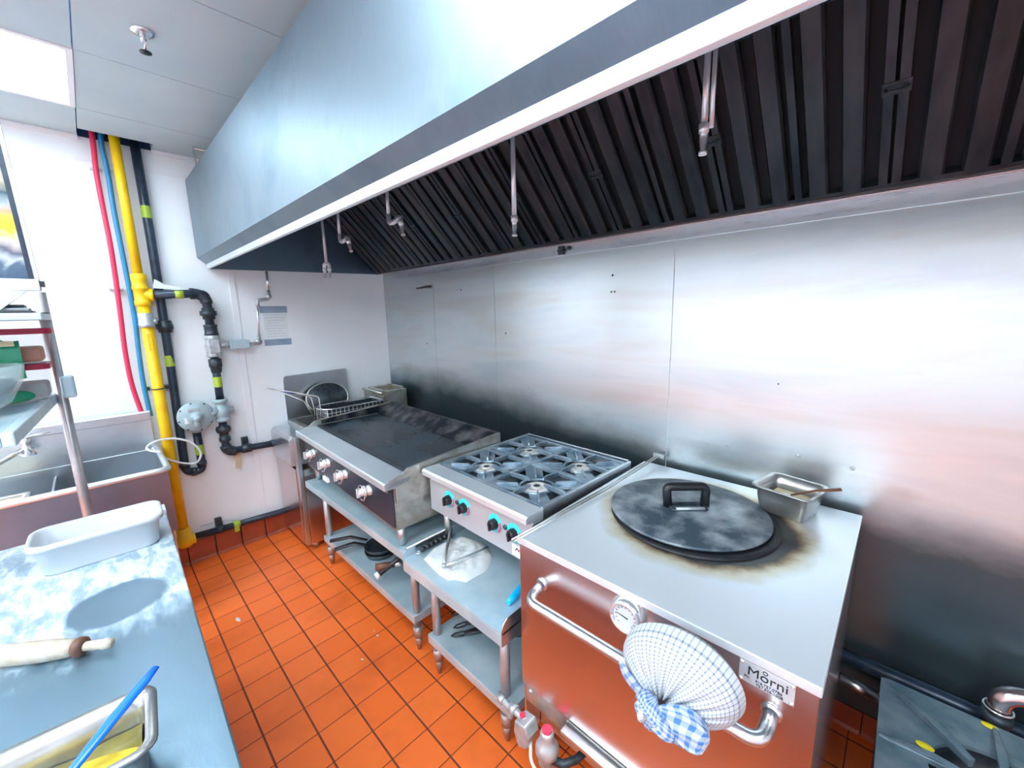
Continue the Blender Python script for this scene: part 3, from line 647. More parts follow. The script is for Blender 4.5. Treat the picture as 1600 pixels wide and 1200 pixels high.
gp = [(-.93, .885)] + [(-.93 + .0, 1.20)] + [(-.905 - .025 * math.cos(a), 1.21 + .025 * math.sin(a)) for a in (.5, 1.0, 1.5)] + [(-.435, 1.243), (-.43, .885)]
obj('splash_guard', B().prism(gp, 0, .040, .044), 'steel', t, bevel=.001)
obj('flue_box', B().box(.07, .12, -.27, -.09, .86, 1.06).box(.36, .41, -.27, -.09, .86, 1.06).box(.12, .36, -.27, -.25, .86, 1.06).box(.12, .36, -.11, -.09, .86, 1.075), 'steel_dirty', t, bevel=.003)
obj('basket_rail', B().box(.07, .41, -.305, -.272, .96, 1.045).tube([(.07, -.31, 1.05), (.41, -.31, 1.05)], .012, 10), 'steel_dirty', t)
for (a, c) in ((.45, -.96), (.08, -.96), (.45, -.35), (.08, -.35)): obj('leg', B().cyl((a, c, 0), (a, c, .055), .022, .026), 'steel_dull', t)
# basket with long handle
t = thing('fryer_basket', 'wire fryer basket with a long blue gripped handle', 'basket', (.33, -.55, .92))
x0, x1, y0, y1, zt, zb = .24, .455, -.78, -.33, 1.005, .86
obj('rim', B().tube(bend([(x0, y0 + .03, zt), (x0, y1, zt), (x1, y1, zt), (x1, y0 + .03, zt), ((x0 + x1) / 2 + .04, y0 - .03, zt), ((x0 + x1) / 2 - .04, y0 - .03, zt)], .03, 3), .0045, 8, closed=True), 'chrome', t)
bw = B(); n = 14
for k in range(n + 1):
    y = y0 + (y1 - y0) * k / n; bw.tube([(x0, y, zt), (x0 + .012, y, zb), (x1 - .012, y, zb), (x1, y, zt)], .0018, 5)
for k in range(9):
    x = x0 + (x1 - x0) * k / 8; bw.tube([(x, y0, zt), (x, y0 + .008, zb), (x, y1 - .008, zb), (x, y1, zt)], .0018, 5)
for zz in (.03, .06, .09, .12): bw.tube([(x0 + .003, y0, zt - zz), (x0 + .003, y1, zt - zz), (x1 - .003, y1, zt - zz), (x1 - .003, y0, zt - zz)], .0018, 5, closed=True)
obj('wire_mesh', bw, 'steel_dull', t)
obj('mesh_lining', B().box(x0 + .008, x0 + .009, y0, y1, zb, zt - .01).box(x1 - .009, x1 - .008, y0, y1, zb, zt - .01).box(x0 + .01, x1 - .01, y0, y1, zb, zb + .002).box(x0, x1, y1 - .004, y1 - .003, zb, zt - .01), 'black', t)
obj('handle', B().tube(bend([(.31, -.81, .90), (.31, -.82, 1.02), (.30, -.83, 1.095), (.27, -.96, 1.145), (.25, -1.05, 1.175), (.25, -1.115, 1.20)], .02), .0045, 8)
    .tube(bend([(.38, -.80, .90), (.38, -.80, 1.02), (.375, -.80, 1.10), (.30, -.95, 1.148), (.255, -1.05, 1.175)], .02), .0045, 8), 'steel_dull', t)
obj('brace', B().tube([(.345, -.83, .93), (.30, -.88, 1.07), (.26, -1.02, 1.158)], .004, 8), 'steel_dull', t)
obj('grip', B().tube([(.278, -.93, 1.136), (.262, -1.0, 1.160)], .008, 8), 'bluep', t)
# round strainer leaning on the guard
t = thing('mesh_strainer', 'round dark mesh strainer leaning against the fryer guard', 'strainer', (.10, -.64, .90))
dc = Vector((.11, -.635, 1.03))
ring = [(dc.x - .03 * math.sin(a), dc.y + .165 * math.cos(a), dc.z + .120 * math.sin(a)) for a in [2 * PI * k / 32 for k in range(32)]]
obj('rim', B().tube(ring, .006, 8, closed=True), 'steel_dull', t)
def dome(u_, v_):
    a = u_ * 2 * PI; r_ = 1 - v_
    return (dc.x - .03 * math.sin(a) * r_ + .06 * (1 - r_ * r_), dc.y + .165 * math.cos(a) * r_, dc.z + .120 * math.sin(a) * r_)
obj('bowl', B().grid(dome, 32, 8, closed_u=True), 'black', t)

# ================================================================== GRIDDLE (slightly turned)
t = thing('flat_top_griddle', 'wide flat top griddle with black plate and four chrome knobs', 'griddle', (.52, -1.03, .56), -math.radians(2.0), local=True)
Wg = 1.285; D = .72; Z0 = .56
def L(z): return z - Z0
obj('body', B().box(.02, Wg - .02, .055, D, L(.66), L(.90)), 'steel_dirty', t, bevel=.003)
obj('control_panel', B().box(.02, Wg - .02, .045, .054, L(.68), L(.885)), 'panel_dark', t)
obj('front_ledge', B().prism([(.0, L(.885)), (0, L(.915)), (.006, L(.921)), (.135, L(.926)), (.135, L(.90)), (.052, L(.89)), (.05, L(.885))], 0, 0, Wg), 'steel_top', t, bevel=.002)
obj('griddle_plate', B().box(.025, Wg - .025, .137, D - .14, L(.905), L(.932)), 'iron_plate', t, bevel=.003)
obj('grease_trough', B().box(.03, Wg - .03, .137, .165, L(.925), L(.934)), 'grease', t)
sp = [(.002, L(.885)), (.002, L(.915)), (.04, L(.925)), (.09, L(.938)), (.125, L(.962)), (.16, L(.967)), (D, L(1.005)), (D, L(.80)), (.06, L(.80)), (.055, L(.885))]
for xa, nm in ((0, 0), (Wg - .012, 1)): obj('side_splash', B().prism(sp, 0, xa, xa + .012), 'steel_dirty', t, bevel=.001)
obj('rear_splash', B().prism([(D - .14, L(.925)), (D - .02, L(1.003)), (D, L(1.005)), (D, L(.80)), (D - .01, L(.80)), (D - .14, L(.90))], 0, .012, Wg - .012), 'gr_splash', t)
for xa in (.012, Wg - .0135): obj('side_scorch', B().prism([(.17, L(.935)), (D - .02, L(.935)), (D - .02, L(.995)), (.17, L(.963))], 0, xa, xa + .0015), 'gr_splash', t)
for kx in (.14, .40, .66, .965):
    k = obj('knob', B().lathe([(0, -.035), (.016, -.034), (.020, -.028), (.022, -.012), (.030, -.008), (.031, .0), (.0, .0)], (kx, .043, L(.775)), 1, 20), 'knob_metal', t)
    obj('knob_grip', B().box(kx - .006, kx + .006, -.004, .018, L(.750), L(.800)), 'knob_metal', k, bevel=.003)
    obj('knob_guard', B().tube(arc((kx + .01, .02, L(.775)), .040, 20, 160, 10, 'xz'), .003, 6).tube(arc((kx + .01, .02, L(.775)), .040, -110, -20, 8, 'xz'), .003, 6), 'chrome', k)
    obj('reflector_disc', B().lathe([(0, .030), (.026, .032), (.028, .044)], (kx + .060, 0, L(.80)), 1, 18), 'steel_top', k)
obj('maker_plate', B().box(Wg - .135, Wg - .055, .040, .0445, L(.845), L(.88)), 'steel', t); obj('plate_print', B().box(Wg - .125, Wg - .065, .039, .040, L(.852), L(.873)), 'inkb', t)
obj('label_bracket', B().box(.36, .44, .03, .044, L(.665), L(.69)), 'white', t)
for a, c in ((.06, .10), (Wg - .06, .10), (.06, D - .06), (Wg - .06, D - .06)): obj('leg', B().cyl((a, c, L(.5605)), (a, c, L(.66)), .018, .024), 'steel_dull', t)

# ------------------------------------------------------------ griddle stand
def leg(bl, x, y, zt):
    return bl.tube([(x, y, zt), (x, y, .125)], .020, 16).tube([(x, y, .135), (x, y, .075)], [.0245, .023], 16).tube([(x, y, .0755), (x, y, .03), (x, y, .0295), (x, y, 0)], [.0185, .0165, .012, .010], 14)
t = thing('equipment_stand', 'long stainless stand under the griddle with a lower shelf', 'stand', (1.2, -.7, 0))
obj('top_shelf', B().box(.54, 1.845, -1.012, -.36, .545, .556).box(.54, 1.845, -1.012, -1.008, .512, .545).box(.54, .544, -1.008, -.36, .512, .545).box(1.841, 1.845, -1.008, -.36, .512, .545), 'shelf', t, bevel=.0015)
obj('lower_shelf', B().box(.735, 1.845, -.995, -.40, .203, .213).box(.735, 1.845, -.995, -.991, .172, .203).box(1.841, 1.845, -.991, -.40, .172, .203), 'shelf', t, bevel=.0015)
for a, c in ((.76, -.965), (1.82, -.962), (.76, -.44), (1.82, -.44)): obj('leg', leg(B(), a, c, .545), 'leg', t)
# things on its shelf
def pan(name, label, c, r, h, hd, hr, hmat, cat, ang0=0):
    t = thing(name, label, cat, (c[0], c[1], c[2]))
    obj('bowl', B().lathe([(0, .0), (r * .55, 0), (r * .8, h * .35), (r, h), (r + .004, h), (r * .82, h * .33), (r * .55, -.004 + .004), (0, .004)], c, 2, 32), 'black', t)
    d = Vector((math.cos(hd), math.sin(hd), 0)); p0 = Vector(c) + d * r * .95 + Vector((0, 0, h * .85))
    obj('handle_socket', B().tube([p0, p0 + d * .07 + Vector((0, 0, .01))], [.016, .014], 12), 'steel_dull', t)
    obj('handle', B().tube([p0 + d * .06 + Vector((0, 0, .01)), p0 + d * (.06 + hr) + Vector((0, 0, .02))], [.017, .020], 14), hmat, t)
    return t
pan('wok', 'black wok with a worn brown wooden handle on the low shelf', (1.60, -.70, .2135), .17, .10, math.radians(-112), .10, 'wood2', 'wok')
t = thing('frying_pan', 'black frying pan with a pale tipped black handle beside the wok', 'frying pan', (1.57, -.66, .318))
obj('pan_body', B().lathe([(0, 0), (.11, 0), (.135, .05), (.138, .05), (.113, -.0), (0, .004)], (1.57, -.66, .318), 2, 32), 'black', t)
obj('handle', B().tube([(1.54, -.79, .355), (1.52, -.86, .335), (1.507, -1.00, .285)], [.012, .015, .015], 12), 'rubber', t)
obj('handle_tip', B().tube([(1.507, -.995, .287), (1.506, -1.014, .281)], [.018, .018], 12), 'white', t)
t = thing('cooking_pot', 'soot blackened round pot standing tilted at the far end of the low shelf', 'pot', (.95, -.66, .2135))
obj('pot_body', B().lathe([(0, 0), (.13, .0), (.145, .02), (.15, .15), (.158, .155), (.148, .155), (.14, .02), (0, .006)], (.93, -.66, .2135), 2, 32), 'black', t)
obj('handle', B().tube(bend([(.84, -.78, .33), (.80, -.84, .33), (.86, -.86, .33), (.90, -.80, .33)], .02), .008, 8), 'black', t)
for q, (a, c) in enumerate((((1.00, -.86), (1.04, -1.045)), ((.92, -.86), (.955, -1.035)))):
    t = thing('pan_with_handle', ('black handled pan sticking out toward the stand leg, nearer the viewer', 'black handled pan sticking out behind the other by the stand leg')[q], 'pan', (a[0], -.76, .2135))
    cxp = a[0] - .03 + .16 * 0; r_ = .085
    obj('pan_body', B().lathe([(0, .03 * q), (r_, .03 * q), (r_ + .01, .03 * q + .03), (r_ + .012, .03 * q + .03), (r_ + .002, .03 * q), (0, .03 * q + .002)], (1.215, -.83, .2145), 2, 24), 'black', t)
    obj('handle', B().tube([(1.14 - .02 * q, -.87, .25 + .03 * q), (1.06 - .045 * q, -.93, .26 + .025 * q), (c[0], c[1], .26 + .02 * q)], [.008, .014, .015], 10, sc=(.6, 1.2)), 'rubber', t)
t = thing('crumpled_scrap', 'crumpled brown scrap heap between the pans on the low shelf', 'scrap', (1.26, -.62, .2135))
obj('scrap', B().grid(lambda u_, v_: (1.27 + .09 * (1 - v_) * math.cos(u_ * 2 * PI) * (1 + .25 * math.sin(9 * u_ * 6.28)), -.60 + .09 * (1 - v_) * math.sin(u_ * 2 * PI), .2138 + .075 * v_ ** .6 + .008 * math.sin(40 * u_ + 9 * v_)), 40, 7, closed_u=True), 'wood2', t)

# ================================================================== SMALL STAND
t = thing('work_stand', 'small stainless stand with raised ends in front of the burner range', 'stand', (2.2, -.75, 0))
x0, x1, y0, y1 = 1.868, 2.525, -1.045, -.10
obj('top_shelf', B().box(x0, x1, y0, y1, .552, .562).box(x0, x1, y0, y0 + .004, .505, .552), 'shelf', t, bevel=.0015)
lip = [(y0, .505), (y0, .562)] + [(y0 + .045 - .045 * math.cos(a), .562 + .048 * math.sin(a)) for a in (.3, .6, .9, 1.2, 1.57)] + [(y1, .610), (y1, .505)]
for xa in (x0, x1 - .004): obj('raised_end', B().prism(lip, 0, xa, xa + .004), 'steel', t, bevel=.001)
obj('rolled_edge', B().tube([(x0 + .002, y0 + .02, .606), (x0 + .002, y1, .612)], .005, 8), 'steel_dull', t)
obj('lower_shelf', B().box(1.985, x1, -1.010, -.46, .203, .213).box(1.985, x1, -1.010, -1.006, .170, .203).box(1.985, 1.989, -1.006, -.46, .170, .203).box(x1 - .004, x1, -1.006, -.46, .170, .203), 'shelf', t, bevel=.0015)
for a, c in ((2.012, -.975), (2.463, -.975), (2.012, -.50), (2.463, -.50)): obj('leg', leg(B(), a, c, .552), 'leg', t)
# folded white cloth
ol = [(1.942, -.978), (1.908, -.905), (1.909, -.852), (1.917, -.799), (1.930, -.745), (1.991, -.717), (2.049, -.704), (2.12, -.725), (2.173, -.757), (2.205, -.807), (2.222, -.85), (2.217, -.893), (2.215, -.952), (2.17, -.971), (2.149, -.995), (2.096, -1.000), (2.02, -.992)]
cc_ = (2.07, -.86); rings = 9; vs = []; fs = []; n = len(ol) * 3
pts = []
for i in range(len(ol)):
    a, c = ol[i], ol[(i + 1) % len(ol)]
    for k in range(3): pts.append((a[0] + (c[0] - a[0]) * k / 3, a[1] + (c[1] - a[1]) * k / 3))
bl = B()
def clothf(u_, v_):
    i = int(round(u_ * n)) % n; p = pts[i]; r_ = 1 - v_
    x = cc_[0] + (p[0] - cc_[0]) * r_; y = cc_[1] + (p[1] - cc_[1]) * r_
    h = .006 + .010 * min(1, v_ * 5) + (.026 * abs(noise.noise(Vector((x * 16 + y * 6, y * 9, 0)))) + .007 * noise.noise(Vector((x * 45, y * 45, 1)))) * min(1, v_ * 4)
    return (x, y, .5625 + (0 if v_ == 0 else h))
bl.grid(clothf, n, rings + 8, closed_u=True)
tag(obj('white_cloth', bl, 'cloth'), 'crumpled white cloth lying on the small stand under the tongs', 'cloth')
t = thing('tongs', 'open thin steel tongs lying across the white cloth', 'tongs', (2.0, -.88, .59))
obj('arm', B().tube([(2.105, -.982, .603), (2.02, -.905, .606), (1.905, -.795, .602), (1.845, -.745, .590)], [.005, .005, .007, .009], 8, sc=(.6, 1.3)), 'steel_dull', t)
obj('arm', B().tube([(2.105, -.982, .603), (2.12, -.90, .606), (2.135, -.80, .604), (2.135, -.75, .600)], [.005, .005, .005, .006], 8, sc=(.6, 1.3)), 'chrome', t)
obj('hinge', B().lathe([(0, .600), (.009, .600), (.009, .612), (0, .612)], (2.105, -.982, 0), 2, 14), 'gal', t)
t = thing('black_brush_tool', 'black ridged handle tool lying beside the white cloth on the stand', 'utensil', (1.89, -.88, .57))
bl = B()
for k in range(7):
    y = -.965 + .027 * k; bl.tube([(1.897 - .001 * k, y, .580), (1.896 - .001 * k, y + .012, .584), (1.896 - .001 * k, y + .024, .580)], [.010, .015, .010], 10)
obj('grip', bl, 'rubber', t); obj('ring_end', B().tube(arc((1.90, -.98, .58), .010, 0, 360, 12)[:-1], .003, 6, closed=True), 'chrome', t)
t = thing('blue_handled_tool', 'bright blue handled tool at the right end of the small stand', 'utensil', (2.45, -.87, .57))
obj('grip', B().tube([(2.445, -.932, .577), (2.440, -.90, .580), (2.425, -.84, .580), (2.415, -.80, .578)], [.010, .014, .014, .010], 12), 'cyanp', t); obj('blade', B().box(2.405, 2.425, -.80, -.66, .575, .578), 'chrome', t)
for q, (p0, p1) in enumerate((((2.098, -.935), (2.30, -.62)), ((2.075, -.905), (2.23, -.56)), ((2.012, -.87), (2.14, -.55)))):
    t = thing('black_handled_pan', ('nearest of three black handled pans on the small stand lower shelf', 'middle of three black handled pans on the small stand lower shelf', 'rear of three black handled pans on the small stand lower shelf')[q], 'pan', (p1[0], p1[1], .2135), group='black pans on the lower shelf')
    d = (Vector(p1) - Vector(p0)).normalized(); nrm = Vector((-d.y, d.x)); zz = .228 + .012 * q
    P0 = Vector((*p0, zz)); dv = Vector((d.x, d.y, .03)); nv = Vector((nrm.x, nrm.y, 0))
    obj('handle_loop', B().tube([P0 + nv * .010, P0 - dv * .018 + nv * .0, P0 - nv * .010, P0 + dv * .035 - nv * .012, P0 + dv * .05, P0 + dv * .035 + nv * .012], .004, 8, closed=True), 'rubber', t)
    obj('handle', B().tube([P0 + dv * .04, P0 + dv * .10, P0 + dv * .22], [.010, .014, .010], 10, sc=(.6, 1.3)), 'rubber', t)
    cpt = P0 + dv * .30; rr_ = .085
    obj('pan_body', B().lathe([(0, 0), (rr_ * .85, 0), (rr_, .03), (rr_ + .003, .03), (rr_ * .86, 0), (0, .003)], (cpt.x, cpt.y, .2137 + .016 * q), 2, 28), 'black', t)

# ================================================================== BURNER RANGE
t = thing('burner_range', 'four burner countertop gas range with turquoise knob dials', 'gas range', (1.825, -.885, .56), -math.radians(1.5), local=True)
Wr, Dr, Z0 = .695, .745, .56
obj('body', B().box(.004, Wr - .004, .05, Dr, L(.725), L(.905)), 'steel_dull', t, bevel=.003)
obj('control_panel', B().box(.010, Wr - .004, .035, .0495, L(.730), L(.915)), 'panel_light', t, bevel=.002)
obj('front_rail', B().prism([(.0, L(.915)), (.0, L(.938)), (.008, L(.946)), (.095, L(.946)), (.095, L(.90)), (.036, L(.90)), (.036, L(.912))], 0, 0, Wr), 'steel_top', t, bevel=.002)
obj('top_rim', B().box(0, .012, .095, Dr, L(.90), L(.950)).box(Wr - .012, Wr, .095, Dr, L(.90), L(.950)).box(.012, Wr - .012, Dr - .010, Dr, L(.90), L(.955)), 'steel', t, bevel=.001)
obj('drip_pan', B().box(.012, Wr - .012, .097, Dr - .011, L(.900), L(.908)), 'grease', t)
gw = (Wr - .03) / 2; gd = (Dr - .115) / 2
gw = .333; gd = .308
for gi in range(2):
    for gj in range(2):
        ox = .014 + gi * (gw + .002); oy = .103 + gj * (gd + .004); cxg, cyg = ox + gw / 2, oy + gd / 2
        zt_ = L(.948); gb = B(); fw_ = .012
        # frame
        gb.box(ox, ox + gw, oy, oy + fw_, zt_ - .016, zt_); gb.box(ox, ox + gw, oy + gd - fw_, oy + gd, zt_ - .016, zt_)
        gb.box(ox, ox + fw_, oy + fw_, oy + gd - fw_, zt_ - .016, zt_); gb.box(ox + gw - fw_, ox + gw, oy + fw_, oy + gd - fw_, zt_ - .016, zt_)
        # sloping bowl plates between centre ring and frame: leaves the four triangular openings
        for k in range(4):
            a = PI / 2 * k + PI / 4; a0, a1 = a - .62, a + .62
            def pt(an, rr): return (cxg + rr * math.cos(an), cyg + rr * math.sin(an))
            i0, i1 = pt(a - .50, .078), pt(a + .50, .078); cn = (cxg + (gw / 2 - .008) * (1 if math.cos(a) > 0 else -1), cyg + (gd / 2 - .008) * (1 if math.sin(a) > 0 else -1))
            w0, w1 = (cxg + (cn[0] - cxg) * .62, cn[1]), (cn[0], cyg + (cn[1] - cyg) * .62)
            if k in (0, 2): w0, w1 = w1, w0
            vs = [(*i0, zt_ - .022), (*i1, zt_ - .022), (*w1, zt_ - .006), (*cn, zt_ - .004), (*w0, zt_ - .006)]
            gb.add(vs + [(p[0], p[1], p[2] - .006) for p in vs], [(0, 1, 2, 3, 4), (9, 8, 7, 6, 5)] + [(i, (i + 1) % 5, 5 + (i + 1) % 5, 5 + i) for i in range(5)])
        gb.tube(arc((cxg, cyg, zt_ - .02), .076, 0, 360, 24)[:-1], .006, 8, closed=True)
        # fingers
        for k in range(4):
            a = PI / 2 * k; d = Vector((math.cos(a), math.sin(a), 0)); lim = (gw if k % 2 == 0 else gd) / 2 - .006
            q = B(); q.prism([(.040, -.006), (.044, .004), (.06, .009), (lim, .004), (lim, -.018), (.072, -.014)], 1, -.0045, .0045)
            q.xf(Matrix.Translation((cxg, cyg, zt_)) @ Matrix.Rotation(a, 4, 'Z')); gb.add(q.v, q.f)
            a2 = a + PI / 4
            q = B(); q.prism([(.078, -.016), (.084, .0), (.175, .002), (.175, -.014)], 1, -.004, .004)
            q.xf(Matrix.Translation((cxg, cyg, zt_)) @ Matrix.Rotation(a2, 4, 'Z')); gb.add(q.v, q.f)
        go = obj('grate', gb, 'grate', t, bevel=.0015)
        bn = obj('burner', B().lathe([(0, .026), (.018, .026), (.022, .018), (.030, .017), (.034, .024), (.052, .022), (.058, .012), (.056, .004), (.03, -.002), (0, -.002)], (cxg, cyg, L(.905)), 2, 28), 'burner', t)
        obj('burner_cap', B().lathe([(0, .028), (.014, .027), (.018, .022)], (cxg, cyg, L(.905)), 2, 20), 'black', bn)
for kx in (.172, .285, .487, .598):
    zc = L(.832)
    k = obj('knob', B().lathe([(0, -.030), (.018, -.030), (.022, -.024), (.024, -.004), (.024, 0)], (kx, .034, zc), 1, 8), 'rubber', t, bevel=.001)
    obj('knob_bar', B().box(kx - .005, kx + .005, -.004, .006, zc - .020, zc + .020), 'rubber', k, bevel=.002)
    obj('dial_bezel', B().lathe([(.0, -.002), (.038, -.002), (.041, .001)], (kx, .033, zc), 1, 32), 'cyan', k)
    fs = B(); pa = []
    for i in range(9):
        an = math.radians(-55 + 80 * i / 8); pa.append((kx + .039 * math.cos(an), zc + .039 * math.sin(an)))
    for i in range(8, -1, -1):
        an = math.radians(-55 + 80 * i / 8); pa.append((kx + .029 * math.cos(an), zc + .029 * math.sin(an)))
    obj('dial_red_band', fs.prism(pa, 1, .0295, .0308), 'pink', k)
for kx in (.232, .548): obj('pilot_hole', B().lathe([(0, -.006), (.010, -.005), (.011, 0)], (kx, .034, L(.838)), 1, 14), 'black', t)
bd = obj('badge', B().box(.585, .685, .0325, .0348, L(.738), L(.785)), 'white', t)
rotx = Matrix.Rotation(PI / 2, 4, 'X')
q = B()
q.prism([(.600, L(.762)), (.606, L(.762)), (.616, L(.776)), (.610, L(.776))], 1, .0315, .0324).prism([(.620, L(.762)), (.626, L(.762)), (.616, L(.776)), (.612, L(.773))], 1, .0315, .0324)
obj('badge_mark', q, 'inkb', bd); obj('badge_mark', B().prism([(.618, L(.764)), (.624, L(.764)), (.634, L(.778)), (.628, L(.778))], 1, .0315, .0324), 'pink', bd)
obj('badge_lines', B().box(.630, .675, .0318, .0324, L(.752), L(.756)).box(.635, .675, .0318, .0324, L(.745), L(.748)), 'inkb', bd)
for a, c in ((.05, .10), (Wr - .05, .10), (.05, Dr - .1), (Wr - .05, Dr - .1)): obj('leg', B().cyl((a, c, L(.5625)), (a, c, L(.725)), .018), 'steel_dull', t)

# ================================================================== TANDOOR
t = thing('tandoor_oven', 'large square stainless tandoor oven with a towel rail in front', 'tandoor oven', (2.97, -.5, 0))
X0, X1, Y0, Y1 = 2.560, 3.392, -.982, -.05
obj('top', B().box(X0 - .006, X1 + .004, Y0 - .006, Y1, .900, .925), 'tandoor_top', t, bevel=.003)
obj('front_panel', B().box(X0, X1, Y0, Y0 + .010, .345, .8995), 'steel_mirror', t, bevel=.002)
obj('side_panel', B().box(X0, X0 + .008, Y0 + .0105, Y1, .10, .8995), 'steel_mirror', t); obj('side_panel', B().box(X1 - .008, X1, Y0 + .0105, Y1, .10, .8995), 'steel_mirror', t)
obj('rear_panel', B().box(X0 + .009, X1 - .009, Y1 - .008, Y1, .10, .8995), 'steel_dull', t)
obj('lower_rail', B().box(X0, X1, Y0 + .012, Y0 + .022, .262, .342), 'steel_dirty', t, bevel=.002)
obj('drip_shelf', B().box(2.76, X1 - .002, Y0 - .035, Y0 + .010, .312, .326), 'steel', t, bevel=.002)
obj('burner_bay', B().box(X0 + .010, X1 - .010, Y0 + .09, Y0 + .10, .10, .345).box(X0 + .01, X1 - .01, Y0 + .10, Y1 - .01, .10, .11), 'steel_dirty', t)
for sc_ in ((X0 + .03, .325), (X0 + .20, .325)): obj('bolt', B().lathe([(0, Y0 + .004), (.006, Y0 + .006), (.008, Y0 + .012)], (sc_[0], 0, sc_[1] - .01), 1, 10), 'gal', t)
for a in (X0 + .03, X1 - .03):
    for c in (Y0 + .12, Y1 - .05): obj('leg', B().cyl((a, c, 0), (a, c, .105), .022), 'steel_dull', t)
obj('towel_rail', B().tube(bend([(2.66, Y0 - .004, .792), (2.66, -1.055, .772), (3.314, -1.055, .782), (3.314, Y0 - .004, .802)], .07, 10), .0155, 16), 'steel', t)
for a, zz in ((2.66, .792), (3.314, .802)): obj('rail_flange', B().lathe([(.0155, -.008), (.019, -.006), (.022, -.001), (.022, 0)], (a, Y0, zz), 1, 24), 'steel', t)
gz = (2.970, Y0, .853)
g_ = obj('thermometer', B().lathe([(0, -.016), (.036, -.016), (.038, -.026), (.044, -.026), (.048, -.016), (.052, -.006), (.053, 0)], gz, 1, 36), 'chrome', t)
obj('dial_face', B().lathe([(0, -.0175), (.036, -.0175)], gz, 1, 32), 'dialw', g_)
tk = B()
for k in range(13):
    a = math.radians(-45 + 270 * k / 12); tk.xf(Matrix.Identity(4)); q = B().box(.026, .031, -.0008, .0, -.0008, .0008); q.xf(Matrix.Translation((gz[0], gz[1] - .0178, gz[2])) @ Matrix.Rotation(-a, 4, 'Y')); tk.add(q.v, q.f)
obj('dial_ticks', tk, 'inkb', g_)
q = B().prism([(-.008, -.002), (-.008, .002), (.026, .0006), (.026, -.0006)], 1, -.0008, 0); q.xf(Matrix.Translation((gz[0], gz[1] - .0186, gz[2])) @ Matrix.Rotation(math.radians(-172), 4, 'Y')); obj('needle', q, 'inkb', g_)
np_ = obj('name_plate', B().box(3.246, 3.352, Y0 - .003, Y0 - .0002, .845, .897), 'steel_top', t, bevel=.001)
for a in (3.251, 3.347):
    for z in (.850, .892): obj('rivet', B().lathe([(0, Y0 - .0065), (.003, Y0 - .006), (.0045, Y0 - .003)], (a, 0, z), 1, 12), 'chrome', np_)
text('name_lettering', 'Morni', .030, (3.262, Y0 - .0035, .868), rotx, 'inkb', np_, xs=1.08)
obj('ring_mark', B().tube(arc((3.297, Y0 - .0035, .890), .0042, 0, 360, 16, 'xz')[:-1], .0009, 6, closed=True), 'inkb', np_)
text('phone_lettering', 'Ph:    416.757.0786', .0095, (3.257, Y0 - .0035, .857), rotx, 'inkb', np_, xs=1.0); text('phone_lettering', '757.506.1008', .0095, (3.281, Y0 - .0035, .848), rotx, 'inkb', np_, xs=1.0)
# sooty opening ring
obj('opening_collar', B().lathe([(.285, .9252), (.285, .930), (.262, .930), (.255, .9252)], (2.935, -.452, 0), 2, 48), 'soot', t)

t = thing('pot_lid', 'round sooty black iron lid with an arch handle', 'lid', (2.915, -.438, .93), math.radians(42), local=True)
obj('disc', B().lathe([(0, .0), (.270, .0), (.276, .004), (.276, .009), (.270, .013), (0, .016)], (0, 0, 0), 2, 64), 'lid', t)
obj('handle', B().tube(bend([(-.068, .008, .012), (-.074, .015, .09), (.074, .015, .09), (.068, .008, .012)], .022, 6), .0165, 14), 'rubber', t)
obj('handle_base', B().tube(bend([(-.062, -.030, .017), (.062, -.030, .017), (.066, .020, .017), (-.066, .020, .017)], .012, 4), .008, 8, closed=True), 'black', t)
obj('rod', B().cyl((-.052, -.03, .022), (.052, -.03, .022), .006), 'gal', t)

# steel pan with spoon
def npan(name, label, c, rz, lx, ly, h, cat, mat='pan_steel', group=None):
    t = thing(name, label, cat, c, rz, local=True, group=group)
    def rr(x, y, r, k=4):
        out = []
        for (sx_, sy_, a0) in ((1, 1, 0), (-1, 1, 90), (-1, -1, 180), (1, -1, 270)):
            for i in range(k + 1):
                a = math.radians(a0 + 90 * i / k); out.append((sx_ * (x - r) + r * math.cos(a), sy_ * (y - r) + r * math.sin(a)))
        return out
    lv = [(rr(lx / 2 - .012, ly / 2 - .012, .012), .001), (rr(lx / 2 - .010, ly / 2 - .010, .02), .003), (rr(lx / 2 - .002, ly / 2 - .002, .02), h * .55), (rr(lx / 2, ly / 2, .02), h - .004), (rr(lx / 2 + .014, ly / 2 + .014, .026), h), (rr(lx / 2 + .016, ly / 2 + .016, .028), h - .005)]
    b_ = B(); n = len(lv[0][0])
    b_.add([(p[0], p[1], z) for pl, z in lv for p in pl], [tuple(reversed(range(n)))] + [(i * n + j, i * n + (j + 1) % n, (i + 1) * n + (j + 1) % n, (i + 1) * n + j) for i in range(len(lv) - 1) for j in range(n)], True)
    o = obj('pan_body', b_, mat, t); md = o.modifiers.new('s', 'SOLIDIFY'); md.thickness = .0015; md.offset = 0
    return t
t = npan('steam_table_pan', 'small dented steel pan with a spoon, on the tandoor beside the lid', (3.19, -.185, .9265), math.radians(-12), .165, .165, .10, 'pan')
obj('residue', B().box(-.066, .066, -.066, .066, .045, .05), 'cream', t)
t = thing('spoon', 'dark handled spoon resting in the small steel pan', 'spoon', (3.24, -.20, 1.0))
obj('handle', B().tube([(3.20, -.225, 1.005), (3.27, -.20, 1.035), (3.335, -.175, 1.050)], [.004, .006, .008], 8, sc=(.6, 1.3)), 'wood2', t); obj('bowl', B().lathe([(0, -.006), (.016, -.003), (.022, .003), (.0, -.002)], (3.185, -.23, .998), 2, 16), 'steel', t)
